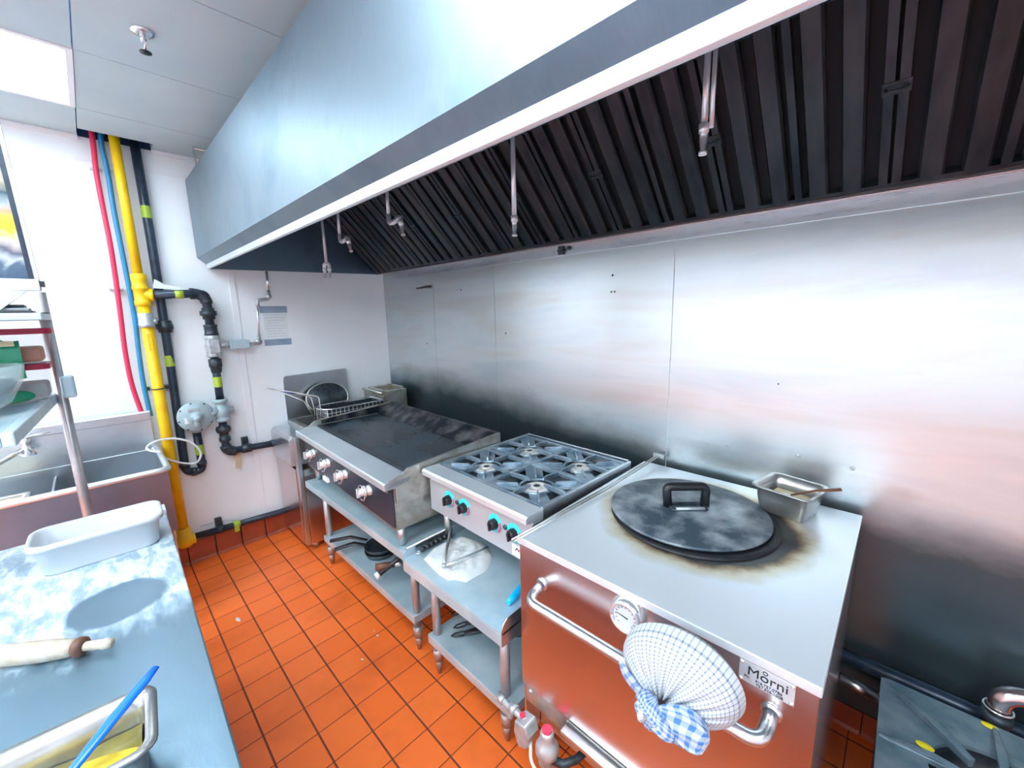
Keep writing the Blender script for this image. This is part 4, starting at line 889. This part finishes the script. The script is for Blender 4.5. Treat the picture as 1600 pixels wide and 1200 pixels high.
# skewer tongs laid along the left edge
t = thing('long_skewer', 'long double steel skewer with a small T end, laid along the tandoor edge', 'skewer', (2.6, -.5, .94))
for dxs in (0, .013): obj('rod', B().tube([(2.570 + dxs, -1.03, .936), (2.590 + dxs, -.50, .938), (2.612 + dxs, -.035, .962)], .0032, 8), 'steel_dull', t)
obj('end_piece', B().box(2.595, 2.645, -.037, -.029, .955, .972).cyl((2.645, -.033, .963), (2.652, -.033, .963), .014), 'gal', t)

# cloth bundle on the rail
t = thing('cloth_bundle', 'round bundle tied in a grey checked cloth hanging on the tandoor rail', 'cloth bundle', (3.13, -1.06, .83))
A = Vector((math.cos(math.radians(3)), 0, math.sin(math.radians(3)))); c0 = Vector((3.142, -1.058, .845))
knot = (-.10, -.42)      # in disc coordinates of the bundle
def bund(u_, v_, side=1):
    a = u_ * 2 * PI; r_ = v_
    # rays leave the knot and reach the rim
    k = Vector(knot); e = Vector((math.cos(a), math.sin(a))); p = k + (e - k) * (r_ ** .8)
    rr_ = min(1, p.length); h = math.sqrt(max(0, 1 - rr_ ** 2.6))
    fold = .0045 * math.sin(a * 17 + 2 * math.sin(a * 3)) * (1 - r_) ** 1.2 * 1.8
    pinch = -.020 * math.exp(-(p - k).length ** 2 / .03)
    return (c0.x + p.x * .138, c0.y - (.075 * h + fold + pinch), c0.z + p.y * .108 + .010 * p.x)
bl = B(); nu, nv = 120, 22
bl.grid(bund, nu, nv, closed_u=True); bl.uv = [(((j % nu) / nu) + (.004 if False else 0), (j // nu) / (nv - 1)) for j in range(nu * nv)]
nb = len(bl.v)
def back(u_, v_):
    a = u_ * 2 * PI; return (c0.x + math.cos(a) * .138 * v_, c0.y + .045 * math.sqrt(max(0, 1 - v_ * v_)), c0.z + math.sin(a) * .108 * v_ + .010 * math.cos(a) * v_)
bl.grid(back, nu, 10, closed_u=True); bl.uv += [((j % nu) / nu, (j // nu) / 9) for j in range(nu * 10)]
obj('bundle_body', bl, 'check', t)
def K(p, dy=0): return Vector((c0.x + p[0] * .138, c0.y - .075 * math.sqrt(max(0, 1 - min(1, math.hypot(*p)) ** 2.6)) - dy, c0.z + p[1] * .108 + .010 * p[0]))
def crumple(name, path, rads, mat, flat=(1, 1), amp=.25):
    nn = 16; q = B(); rads = rads if isinstance(rads, list) else [rads] * len(path); q.tube(path, rads, nn, sc=flat)
    q.v = [tuple(Vector(p) + Vector((noise.noise(Vector(p) * 55), noise.noise(Vector(p) * 55 + Vector((7, 0, 0))), noise.noise(Vector(p) * 55 + Vector((0, 9, 0))))) * max(rads) * amp * 2) for p in q.v]
    q.uv = [((i % nn) / nn, (i // nn) / 6) for i in range(len(q.v))]
    return obj(name, q, mat, t, sub=1)
kp = K(knot, .016)
crumple('knot', bend([kp + Vector((-.035, 0, .018)), kp + Vector((-.012, -.022, .022)), kp + Vector((.018, -.022, .006)), kp + Vector((.012, -.010, -.022)), kp + Vector((-.022, -.014, -.016)), kp + Vector((-.030, -.004, .008))], .012, 3), .020, 'checkb', amp=.35)
crumple('knot_fold', [kp + Vector((.0, -.02, .0)), kp + Vector((.018, -.034, .008)), kp + Vector((.040, -.030, -.004)), kp + Vector((.050, -.016, -.016))], [.012, .020, .020, .010], 'checkb', (1, .7), amp=.4)
crumple('knot_fold', [kp + Vector((-.012, -.02, .012)), kp + Vector((-.024, -.030, -.004)), kp + Vector((-.014, -.030, -.024))], [.010, .016, .012], 'check', (1, .8), amp=.4)
crumple('loose_end', [kp + Vector((.005, -.008, .005)), kp + Vector((.040, -.018, .024)), kp + Vector((.080, -.012, .026)), kp + Vector((.118, .006, .004))], [.014, .034, .042, .016], 'checkb', (1.0, .35))
crumple('loose_end', [kp + Vector((.010, -.010, -.005)), kp + Vector((.036, -.010, -.012)), kp + Vector((.066, .0, -.024)), kp + Vector((.085, .004, -.030))], [.012, .024, .030, .016], 'checkb', (1.0, .4))
crumple('loose_end', [kp + Vector((-.010, -.006, .0)), kp + Vector((-.045, .004, .010)), kp + Vector((-.085, .012, .030)), kp + Vector((-.110, .020, .046))], [.010, .016, .018, .006], 'checkb', (1.0, .4))
crumple('loose_end', [kp + Vector((-.005, -.010, -.012)), kp + Vector((-.012, -.012, -.034)), kp + Vector((.000, -.006, -.050))], [.014, .022, .012], 'checkb', (1.0, .6))
q = B().prism([(3.02, .80), (3.05, .772), (3.10, .75), (3.15, .735), (3.185, .700), (3.180, .735), (3.16, .76), (3.06, .80)], 1, -1.078, -1.074); obj('paper_lining', q, 'tag', t)

# burner valve train under the tandoor
t = thing('gas_valve_train', 'silver gas valves and fittings low in front of the tandoor', 'gas valve', (2.68, -1.03, .15))
obj('inlet_pipe', B().tube(bend([(2.475, -1.025, .262), (2.52, -1.03, .258), (2.60, -1.03, .262), (2.64, -1.03, .250)], .02), .012, 12).cyl((2.545, -1.03, .262), (2.572, -1.03, .263), .019, n=8).cyl((2.488, -1.03, .262), (2.510, -1.03, .262), .017, n=8), 'gal', t)
obj('valve_body', B().prism([(2.590, .265), (2.640, .272), (2.655, .235), (2.645, .185), (2.605, .165), (2.585, .215)], 1, -1.06, -1.00), 'gal', t, bevel=.006)
obj('red_cap', B().cyl((2.603, -1.03, .266), (2.603, -1.03, .276), .010), 'pink', t)
obj('regulator', B().lathe([(0, .300), (.020, .298), (.024, .285), (.020, .265), (.030, .255), (.040, .235), (.040, .215), (.028, .205), (.030, .175), (.018, .165), (0, .160)], (2.715, -1.03, 0), 2, 24), 'gal', t)
obj('regulator_cap', B().cyl((2.715, -1.03, .298), (2.715, -1.03, .306), .017), 'pink', t)
obj('flex_tube', B().tube(bend([(2.645, -1.035, .20), (2.665, -1.06, .16), (2.70, -1.065, .145), (2.74, -1.05, .150)], .02), .006, 8), 'cordw', t)
obj('outlet', B().tube([(2.735, -1.03, .20), (2.775, -1.02, .205), (2.80, -.98, .21), (2.82, -.885, .22)], [.014, .014, .013, .012], 12), 'black', t)
obj('yellow_tape_end', B().lathe([(0, -.02), (.022, -.016), (.024, .012), (0, .02)], (2.80, -1.03, .175), 0, 14), 'tag', t)

# ================================================================== STOCK POT STOVE, right corner
t = thing('stock_pot_stove', 'low black cast iron stock pot stove in the right corner', 'stove', (3.75, -.43, 0))
sx0, sx1, sy0, sy1, sz = 3.502, 4.02, -.70, -.178, .42
obj('body', B().box(sx0 + .01, sx1 - .01, sy0 + .01, sy0 + .03, .05, sz - .012).box(sx0 + .01, sx1 - .01, sy1 - .03, sy1 - .01, .05, sz - .012).box(sx0 + .01, sx0 + .03, sy0 + .03, sy1 - .03, .05, sz - .012).box(sx1 - .03, sx1 - .01, sy0 + .03, sy1 - .03, .05, sz - .012).box(sx0 + .03, sx1 - .03, sy0 + .03, sy1 - .03, .25, .26), 'black', t)
scx, scy = 3.755, -.44
def ringpl(u_, v_):
    a = u_ * 2 * PI; c, s_ = math.cos(a), math.sin(a); hx = (sx1 - scx if c > 0 else scx - sx0); hy = (sy1 - scy if s_ > 0 else scy - sy0)
    rs = min(hx / max(abs(c), 1e-6), hy / max(abs(s_), 1e-6)); r_ = .145 + (rs - .145) * (v_ if v_ <= 1 else 1); return (scx + c * r_, scy + s_ * r_, sz - .006 * (1 - v_))
q = B(); q.grid(ringpl, 96, 5, sm=False, closed_u=True); o = obj('cast_top', q, 'castgrey', t); md = o.modifiers.new('s', 'SOLIDIFY'); md.thickness = .012; md.offset = -1
obj('burner_bowl', B().lathe([(.148, sz - .012), (.14, sz - .05), (.10, sz - .09), (0, sz - .10)], (scx, scy, 0), 2, 40), 'grease', t)
for k in range(8):
    a = PI / 4 * k; lim = .25 if k % 2 == 0 else .335
    q = B(); tip = .085
    q.add([(tip, -.006, -.010), (tip, .006, -.010), (lim, .010, -.004), (lim, -.010, -.004), (tip, -.010, .016), (tip, .010, .016), (lim, .004, .004), (lim, -.004, .004), (lim * .55, -.011, .020), (lim * .55, .011, .020)],
          [(0, 1, 2, 3), (4, 5, 9, 8), (8, 9, 6, 7), (0, 4, 5, 1), (2, 6, 7, 3), (0, 3, 7, 8, 4), (1, 5, 9, 6, 2)])
    q.xf(Matrix.Translation((scx, scy, sz)) @ Matrix.Rotation(a, 4, 'Z')); obj('trivet_finger', q, 'steel_dull' if False else 'castgrey', t, bevel=.002)
for a in (sx0 + .04, sx1 - .04):
    for c in (sy0 + .04, sy1 - .04): obj('leg', B().cyl((a, c, 0), (a, c, .06), .02), 'black', t)
for q, (x, y, z, s_, lb) in enumerate(((3.604, -.400, .4215, 1, 'yellow food scrap on the stove top, left of the burner hole'), (3.745, -.190, .4215, .9, 'yellow food scrap at the back edge of the stove'), (3.645, -.425, .4215, .55, 'smallest yellow food scrap by the burner hole rim'))):
    tag(obj('food_scrap', B().grid(lambda u_, v_: (x + .020 * s_ * (1 - v_) * math.cos(u_ * 2 * PI), y + .013 * s_ * (1 - v_) * math.sin(u_ * 2 * PI), z + .004 * v_), 14, 4, closed_u=True), 'leafy'), lb, 'food scrap', 'yellow scraps on the stove')
t = thing('wall_gas_pipe', 'black pipe along the stainless wall behind the stove', 'gas pipe', (3.6, -.06, .35))
obj('pipe', B().tube([(3.38, -.055, .345), (3.60, -.06, .350), (4.4, -.06, .352)], .026, 16), 'blackp', t); obj('elbow', B().tube(arc((3.378, -.055, .300), .045, 90, 180, 6, 'xz'), .028, 14).tube([(3.333, -.055, .302), (3.333, -.03, .302)], .02, 10), 'blackp', t)
t = thing('lower_gas_pipe', 'shiny lower pipe on the wall between the tandoor and the stove', 'gas pipe', (3.45, -.06, .235))
obj('pipe', B().cyl((3.395, -.06, .248), (3.515, -.06, .236), .020), 'steel', t); obj('collar', B().cyl((3.510, -.06, .2365), (3.530, -.06, .2345), .026), 'chrome', t)
t = thing('pipe_fitting', 'chrome elbow and coupling at the right edge above the stove', 'pipe fitting', (3.80, -.11, .40))
obj('elbow', B().tube(bend([(3.765, -.125, .425), (3.768, -.125, .50), (3.86, -.10, .515), (4.0, -.10, .515)], .035), .026, 16), 'steel_mirror', t); obj('coupling', B().lathe([(.026, .432), (.034, .430), (.034, .405), (.030, .400), (.030, .375), (0, .375)], (3.765, -.125, 0), 2, 20), 'black', t)
obj('ring', B().tube(arc((3.765, -.125, .447), .031, 0, 360, 20)[:-1], .003, 6, closed=True), 'chrome', t)

# ================================================================== SINK
t = thing('utility_sink', 'long stainless utility sink with high backsplash on the end wall', 'sink', (.33, -2.4, .5))
ys, ye = -1.714, -3.2
obj('backsplash', B().prism([(.03, .86), (.03, 1.115), (.075, 1.125), (.082, 1.115), (.082, 1.07), (.04, 1.06), (.040, .86)], 1, ye, ys), 'steel', t, bevel=.0015)
obj('bowl_wall', B().box(.035, .60, ys - .008, ys, .56, .868).box(.585, .60, ye, ys - .008, .56, .868).box(.035, .05, ye, ys - .008, .56, .87).box(.05, .585, ye, ys - .008, .56, .57).box(.05, .585, -2.16, -2.15, .57, .82), 'steel', t, bevel=.0015)
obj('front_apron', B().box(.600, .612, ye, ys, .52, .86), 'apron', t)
obj('rolled_rim', B().tube(bend([(.05, ys + .002, .878), (.615, ys + .002, .878), (.615, ye, .878)], .04, 6), .016, 12), 'steel_top', t)
for a, c in ((.10, -1.76), (.55, -1.76), (.10, -3.1), (.55, -3.1)): obj('leg', B().cyl((a, c, 0), (a, c, .56), .02), 'leg', t)
obj('skirt', B().box(.11, .55, ys - .02, ys - .012, .16, .52), 'steel_dull', t)
t = thing('sink_faucet', 'chrome faucet with a lever above the sink basin', 'faucet', (.12, -2.23, 1.0))
obj('body', B().lathe([(.0, .985), (.030, .985), (.028, 1.0), (.018, 1.01), (.018, 1.05), (.022, 1.06), (.022, 1.075), (0, 1.08)], (.13, -2.225, 0), 2, 20).cyl((.083, -2.225, 1.005), (.13, -2.225, 1.005), .02), 'chrome', t)
obj('lever', B().tube([(.13, -2.225, 1.08), (.15, -2.19, 1.092), (.16, -2.13, 1.098)], [.010, .008, .006], 8, sc=(.5, 1.4)), 'chrome', t)
obj('spout', B().tube(bend([(.13, -2.24, 1.02), (.20, -2.29, 1.00), (.33, -2.36, .985), (.42, -2.42, .985), (.42, -2.42, .95)], .03), .011, 10), 'chrome', t)
for (dxp, dyp, zz, lb) in ((0, 0, .775, 'steel pan of yellow food, top of the two in the sink'), (.015, .02, .71, 'lower steel pan under the pan of yellow food in the sink')):
    t = npan('food_pan', lb, (.42 + dxp, -2.345 + dyp, zz - .005), 0, .30, .20, .055, 'pan', group='steel pans in the sink')
    if zz > .74: obj('food', B().grid(lambda u_, v_: ((u_ - .5) * .28, (v_ - .5) * .18, .040 + .012 * noise.noise(Vector((u_ * 5, v_ * 5, 2)))), 16, 12), 'cream', t)
tag(obj('steel_insert', B().box(.30, .565, -2.13, -2.128, .571, .79).box(.30, .302, -2.128, -1.98, .571, .74), 'steel'), 'bent steel divider plate standing in the sink basin', 'divider')
tag(obj('steel_tub', B().box(.30, .56, -2.44, -2.235, .571, .700), 'steel_dull', bevel=.004), 'grey steel tub edge under the pans in the sink', 'tub')

# ================================================================== WORK COUNTER
t = thing('work_counter', 'stainless work counter dusted with flour', 'counter', (2.1, -2.3, 0))
cy0 = lambda x: -1.790 - .0255 * (x - 1.3)
cxa, cxb = 1.215, 5.2
obj('worktop', B().prism([(cxa, cy0(cxa)), (cxb, cy0(cxb)), (cxb, -2.75), (cxa, -2.75)], 2, .862, .890), 'counter', t, bevel=.004)
obj('edge_skirt', B().prism([(cxa + .004, cy0(cxa) - .001), (cxb - .004, cy0(cxb) - .001), (cxb - .004, cy0(cxb) - .006), (cxa + .004, cy0(cxa) - .006)], 2, .82, .862), 'steel', t)
obj('under_shelf', B().box(cxa + .06, cxb - .06, -2.70, -1.90, .25, .262), 'steel', t)
for a in (cxa + .08, cxb - .08):
    for c in (-1.92, -2.68): obj('leg', B().tube([(a, c, 0), (a, c, .862)], .020, 14), 'leg', t)

# white bin
t = thing('flour_bin', 'long white plastic bin of flour on the counter', 'bin', (1.512, -1.975, .8905), math.radians(-1.2), local=True)
def rrect(x, y, r, z, k=5):
    out = []
    for (sx_, sy_, a0) in ((1, 1, 0), (-1, 1, 90), (-1, -1, 180), (1, -1, 270)):
        for i in range(k + 1):
            a = math.radians(a0 + 90 * i / k); out.append((sx_ * (x - r) + r * math.cos(a), sy_ * (y - r) + r * math.sin(a), z))
    return out
HX, HY, HH = .086, .158, .112
prof = [(HX - .016, HY - .020, .0), (HX - .012, HY - .015, .006), (HX - .008, HY - .006, HH * .8), (HX - .006, HY - .004, HH - .022), (HX + .004, HY + .005, HH - .020), (HX + .006, HY + .006, HH - .004), (HX + .002, HY + .002, HH), (HX - .010, HY - .009, HH - .004), (HX - .020, HY - .022, .010)]
q = B(); rings_ = [rrect(a, c, .04, z) for a, c, z in prof]; n = len(rings_[0])
q.add([p for r_ in rings_ for p in r_], [tuple(reversed(range(n)))] + [(i * n + j, i * n + (j + 1) % n, (i + 1) * n + (j + 1) % n, (i + 1) * n + j) for i in range(len(prof) - 1) for j in range(n)] + [tuple(range((len(prof) - 1) * n, len(prof) * n))], True)
obj('tub', q, 'bin', t)
obj('flour', B().grid(lambda u_, v_: ((u_ - .5) * 2 * (HX - .019), (v_ - .5) * 2 * (HY - .024), .060 + .012 * noise.noise(Vector((u_ * 4, v_ * 3, 1)))), 20, 14), 'cloth', t)
obj('end_tab', B().box(-.03, .03, HY + .003, HY + .016, HH - .028, HH - .006), 'bin', t, bevel=.004)

# rolling pin
t = thing('rolling_pin', 'pale wooden rolling pin dusted with flour, a brown band at the handle', 'rolling pin', (2.02, -2.14, .92))
p0 = Vector((2.135, -1.972, .912)); d = (Vector((1.992, -2.165, .917)) - p0).normalized()
def RP(s_): return p0 + d * s_
obj('handle', B().tube([RP(0), RP(.003), RP(.018), RP(.024), RP(.060), RP(.070)], [.006, .011, .013, .011, .0105, .011], 16), 'wood', t)
obj('collar', B().tube([RP(.058), RP(.062), RP(.074), RP(.079)], [.014, .021, .022, .018], 20), 'wood2', t)
obj('roller', B().tube([RP(.078), RP(.090), RP(.14), RP(.50), RP(.51)], [.014, .020, .024, .024, .018], 24), 'wood', t)

# batter pan + spatula
t = npan('batter_pan', 'deep steel pan of yellow batter on the counter', (2.530, -2.075, .8905), math.radians(0), .135, .285, .10, 'pan')
t.rotation_euler = (0, 0, math.radians(-4))
obj('batter', B().grid(lambda u_, v_: ((u_ - .5) * .118, (v_ - .5) * .262, .042 + .010 * noise.noise(Vector((u_ * 3, v_ * 5, 3)))), 14, 20), 'residue', t)
obj('batter_lump', B().grid(lambda u_, v_: (.012 + .042 * (1 - v_) * math.cos(u_ * 2 * PI), .02 + .12 * (1 - v_) * math.sin(u_ * 2 * PI), .040 + .030 * v_ ** .5 + .008 * noise.noise(Vector((u_ * 9, v_ * 6, 0)))), 28, 10, closed_u=True), 'batter', t)
t = thing('blue_spatula', 'blue plastic spatula standing in the batter pan', 'spatula', (2.50, -1.98, .99))
obj('handle', B().tube([(2.455, -1.908, 1.014), (2.475, -1.926, 1.010), (2.52, -1.97, 1.002), (2.565, -2.02, .985), (2.59, -2.07, .962)], [.006, .008, .009, .007, .007], 10, sc=(.6, 1.2)), 'bluep', t)
obj('blade', B().prism([(2.572, -2.06), (2.595, -2.055), (2.590, -2.13), (2.545, -2.13)], 2, .953, .957), 'bluep', t)

# ================================================================== SHELVING UNIT on the left
t = thing('wire_shelving_unit', 'pale metal shelving unit with a round steel post, left of the sink', 'shelving unit', (1.0, -2.3, 0))
px, py = .955, -2.022
for (a, c) in ((px, py), (px, -2.95)): obj('post', B().tube([(a, c, 0), (a, c, 1.80)], .0175, 18), 'leg', t)
obj('collar', B().box(px + .005, px + .045, py + .004, py + .044, 1.375, 1.465), 'shelfp', t, bevel=.008)
sh = B()
def edge_y(x): return -2.035 - .06 * (x - .93)
sh.prism([(.93, edge_y(.93)), (1.75, edge_y(1.75)), (1.75, edge_y(1.75) - .025), (.93, edge_y(.93) - .025)], 2, 1.355, 1.395)
sh.box(.93, .955, -2.95, -2.06, 1.355, 1.395); sh.box(1.725, 1.75, -2.95, -2.11, 1.355, 1.395); sh.box(.955, 1.725, -2.975, -2.95, 1.355, 1.395)
obj('shelf_frame', sh, 'shelfp', t, bevel=.004)
wr_ = B()
for k in range(30):
    x = .965 + k * .026; wr_.tube([(x, -2.955, 1.385), (x, edge_y(x) - .018, 1.385)], .003, 6)
obj('shelf_wires', wr_, 'shelfp', t)
up = B(); up.box(.93, 1.45, -2.95, -2.005, 1.690, 1.712)
obj('upper_shelf', up, 'shelfp', t, bevel=.003)
br = B(); br.prism([(edge_y(1.2) - .02, 1.355), (edge_y(1.2) - .12, 1.355), (edge_y(1.2) - .34, 1.16), (edge_y(1.2) - .30, 1.16)], 0, 1.195, 1.21)
obj('brace', br, 'shelfp', t)

def tub(label, x0, x1, y0, y1, z0, z1, fillmat, fillh, lid, group='plastic containers on the shelf', body='clearp'):
    t = thing('food_container', label, 'container', ((x0 + x1) / 2, (y0 + y1) / 2, z0), group=group)
    cx_, cy_ = (x0 + x1) / 2, (y0 + y1) / 2; hx_, hy_ = (x1 - x0) / 2, (y1 - y0) / 2
    pr = [(hx_ * .88, hy_ * .88, z0), (hx_ * .9, hy_ * .9, z0 + .004), (hx_, hy_, z1 - .01), (hx_ + .004, hy_ + .004, z1 - .008), (hx_ + .004, hy_ + .004, z1)]
    q = B(); rg = [[(cx_ + p[0], cy_ + p[1], z) for p in rrect(a, c, .02, 0)] for a, c, z in pr]; n = len(rg[0])
    q.add([p for r_ in rg for p in r_], [tuple(reversed(range(n)))] + [(i * n + j, i * n + (j + 1) % n, (i + 1) * n + (j + 1) % n, (i + 1) * n + j) for i in range(len(pr) - 1) for j in range(n)], True)
    obj('tub', q, body, t)
    if fillmat: obj('contents', B().box(cx_ - hx_ * .86, cx_ + hx_ * .86, cy_ - hy_ * .86, cy_ + hy_ * .86, z0 + .006, z0 + (z1 - z0) * fillh), fillmat, t, bevel=.01)
    q = B(); r1 = [(cx_ + p[0], cy_ + p[1], z1 - .014) for p in rrect(hx_ + .009, hy_ + .009, .024, 0)]; r2_ = [(p[0], p[1], z1 + .006) for p in r1]; n = len(r1)
    q.add(r1 + r2_, [tuple(reversed(range(n))), tuple(range(n, 2 * n))] + [(j, (j + 1) % n, n + (j + 1) % n, n + j) for j in range(n)])
    obj('lid', q, lid, t, bevel=.002)
    return t
tub('wide clear container of orange sauce with a crimson lid, stacked on another', .99, 1.16, -2.40, -2.012, 1.533, 1.655, 'broth', .50, 'redlid')
tub('clear container with grey contents and a crimson lid, under the sauce one', .99, 1.15, -2.15, -2.035, 1.396, 1.525, 'greyfood', .5, 'redlid')
t = thing('green_packet', 'green packet with a yellow band standing behind the glass bowl', 'packet', (1.18, -2.2, 1.40))
obj('packet', B().grid(lambda u_, v_: (1.17 + .016 * math.sin(v_ * PI) + .01 * u_, -2.42 + .335 * u_, 1.50 + .135 * v_ - .018 * (u_ > .9) + .004 * math.sin(u_ * 20)), 14, 8), 'greenp', t)
obj('yellow_band', B().grid(lambda u_, v_: (1.192 + .010 * u_, -2.42 + .325 * u_, 1.602 + .018 * v_), 10, 3), 'cream', t)
obj('lower_bag', B().grid(lambda u_, v_: (1.17 + .028 * math.cos(u_ * 2 * PI) * math.sin(v_ * PI), -2.13 + .055 * math.sin(u_ * 2 * PI) * math.sin(v_ * PI), 1.420 - .023 * math.cos(v_ * PI)), 16, 10, closed_u=True), 'greenp', t)
t = thing('glass_bowl', 'big clear glass mixing bowl with dark teal contents on the shelf', 'bowl', (1.36, -2.245, 1.396))
gb_ = [(0, 1.3965), (.075, 1.3965), (.125, 1.43), (.155, 1.48), (.170, 1.545), (.176, 1.545), (.165, 1.49), (.132, 1.425), (.078, 1.390), (0, 1.390)]
obj('bowl', B().lathe([(r_, z + .003) for r_, z in gb_], (1.36, -2.245, 0), 2, 48), 'glass', t)
obj('contents', B().lathe([(0, 1.403), (.074, 1.403), (.118, 1.435), (.143, 1.48), (.147, 1.50), (0, 1.508)], (1.36, -2.245, 0), 2, 40), 'tealfood', t)
t = thing('folded_cloth_stack', 'small stack of dark folded cloths on the upper shelf', 'cloth stack', (1.12, -2.07, 1.715))
for k, (w_, zz) in enumerate(((.12, 1.714), (.10, 1.724), (.085, 1.736))): obj('fold', B().box(1.06, 1.06 + w_, -2.12, -2.035 - .01 * k, zz, zz + .011), ('rubber', 'greyfood', 'rubber')[k], t, bevel=.004)
obj('loose_corner', B().prism([(1.08, -2.035), (1.14, -2.0), (1.12, -2.035)], 2, 1.714, 1.718), 'rubber', t)
t = thing('foil_bag', 'crumpled foil wrapped bundle on the upper shelf', 'bag', (1.15, -2.35, 1.715))
obj('bag', B().grid(lambda u_, v_: (1.15 + .12 * math.cos(u_ * 2 * PI) * math.sin(v_ * PI * .5 + .001), -2.33 + .16 * math.sin(u_ * 2 * PI) * math.sin(v_ * PI * .5 + .001), 1.714 + .045 * math.cos(v_ * PI * .5) + .008 * math.sin(u_ * 31) * math.sin(v_ * 9)), 40, 10, closed_u=True), 'foil', t)
# framed food picture above the shelf
t = thing('framed_food_picture', 'metal framed food picture panel above the shelving unit', 'picture panel', (1.15, -2.4, 1.82))
ph = B().box(1.145, 1.155, -2.75, -2.018, 1.835, 2.36); ph.v = [(a, c + (z - 1.82) * -.02, z) for a, c, z in ph.v]
obj('picture', ph, 'photo', t)
obj('side_frame', B().prism([(-2.017, 1.80), (-2.005, 1.80), (-2.017, 2.40), (-2.029, 2.40)], 0, 1.148, 1.160), 'steel_dull', t, bevel=.001)
obj('side_shadow_gap', B().prism([(-2.030, 1.835), (-2.017, 1.835), (-2.029, 2.40), (-2.042, 2.40)], 0, 1.154, 1.162), 'blackp', t)
obj('bottom_rail', B().box(1.13, 1.17, -2.75, -2.006, 1.795, 1.836), 'steel_dull', t, bevel=.002); obj('end_cap', B().box(1.155, 1.185, -2.006, -1.994, 1.808, 1.828), 'rubber', t)
obj('bracket', B().prism([(-2.15, 1.713), (-2.125, 1.713), (-2.04, 1.795), (-2.16, 1.795)], 0, 1.14, 1.17), 'foil', t)

# floor crumbs
for q, (x, y, a, c, lb) in enumerate(((.886, -1.551, .024, .010, 'largest white dough scrap on the floor tiles, toward the sink end'), (1.667, -1.194, .007, .005, 'tiny pale crumb on the floor, nearest the viewer'), (1.583, -1.068, .008, .006, 'small pale crumb on the floor near the stand legs'), (1.54, -1.065, .004, .003, 'tiniest crumb on the floor next to the pale crumb'))):
    tag(obj('floor_crumb', B().grid(lambda u_, v_: (x + a * (1 - v_) * math.cos(u_ * 2 * PI) * (1 + .3 * math.sin(u_ * 12)), y + c * (1 - v_) * math.sin(u_ * 2 * PI), .0005 + .003 * v_), 14, 4, closed_u=True), 'cloth'), lb, 'crumb', 'crumbs on the floor tiles')
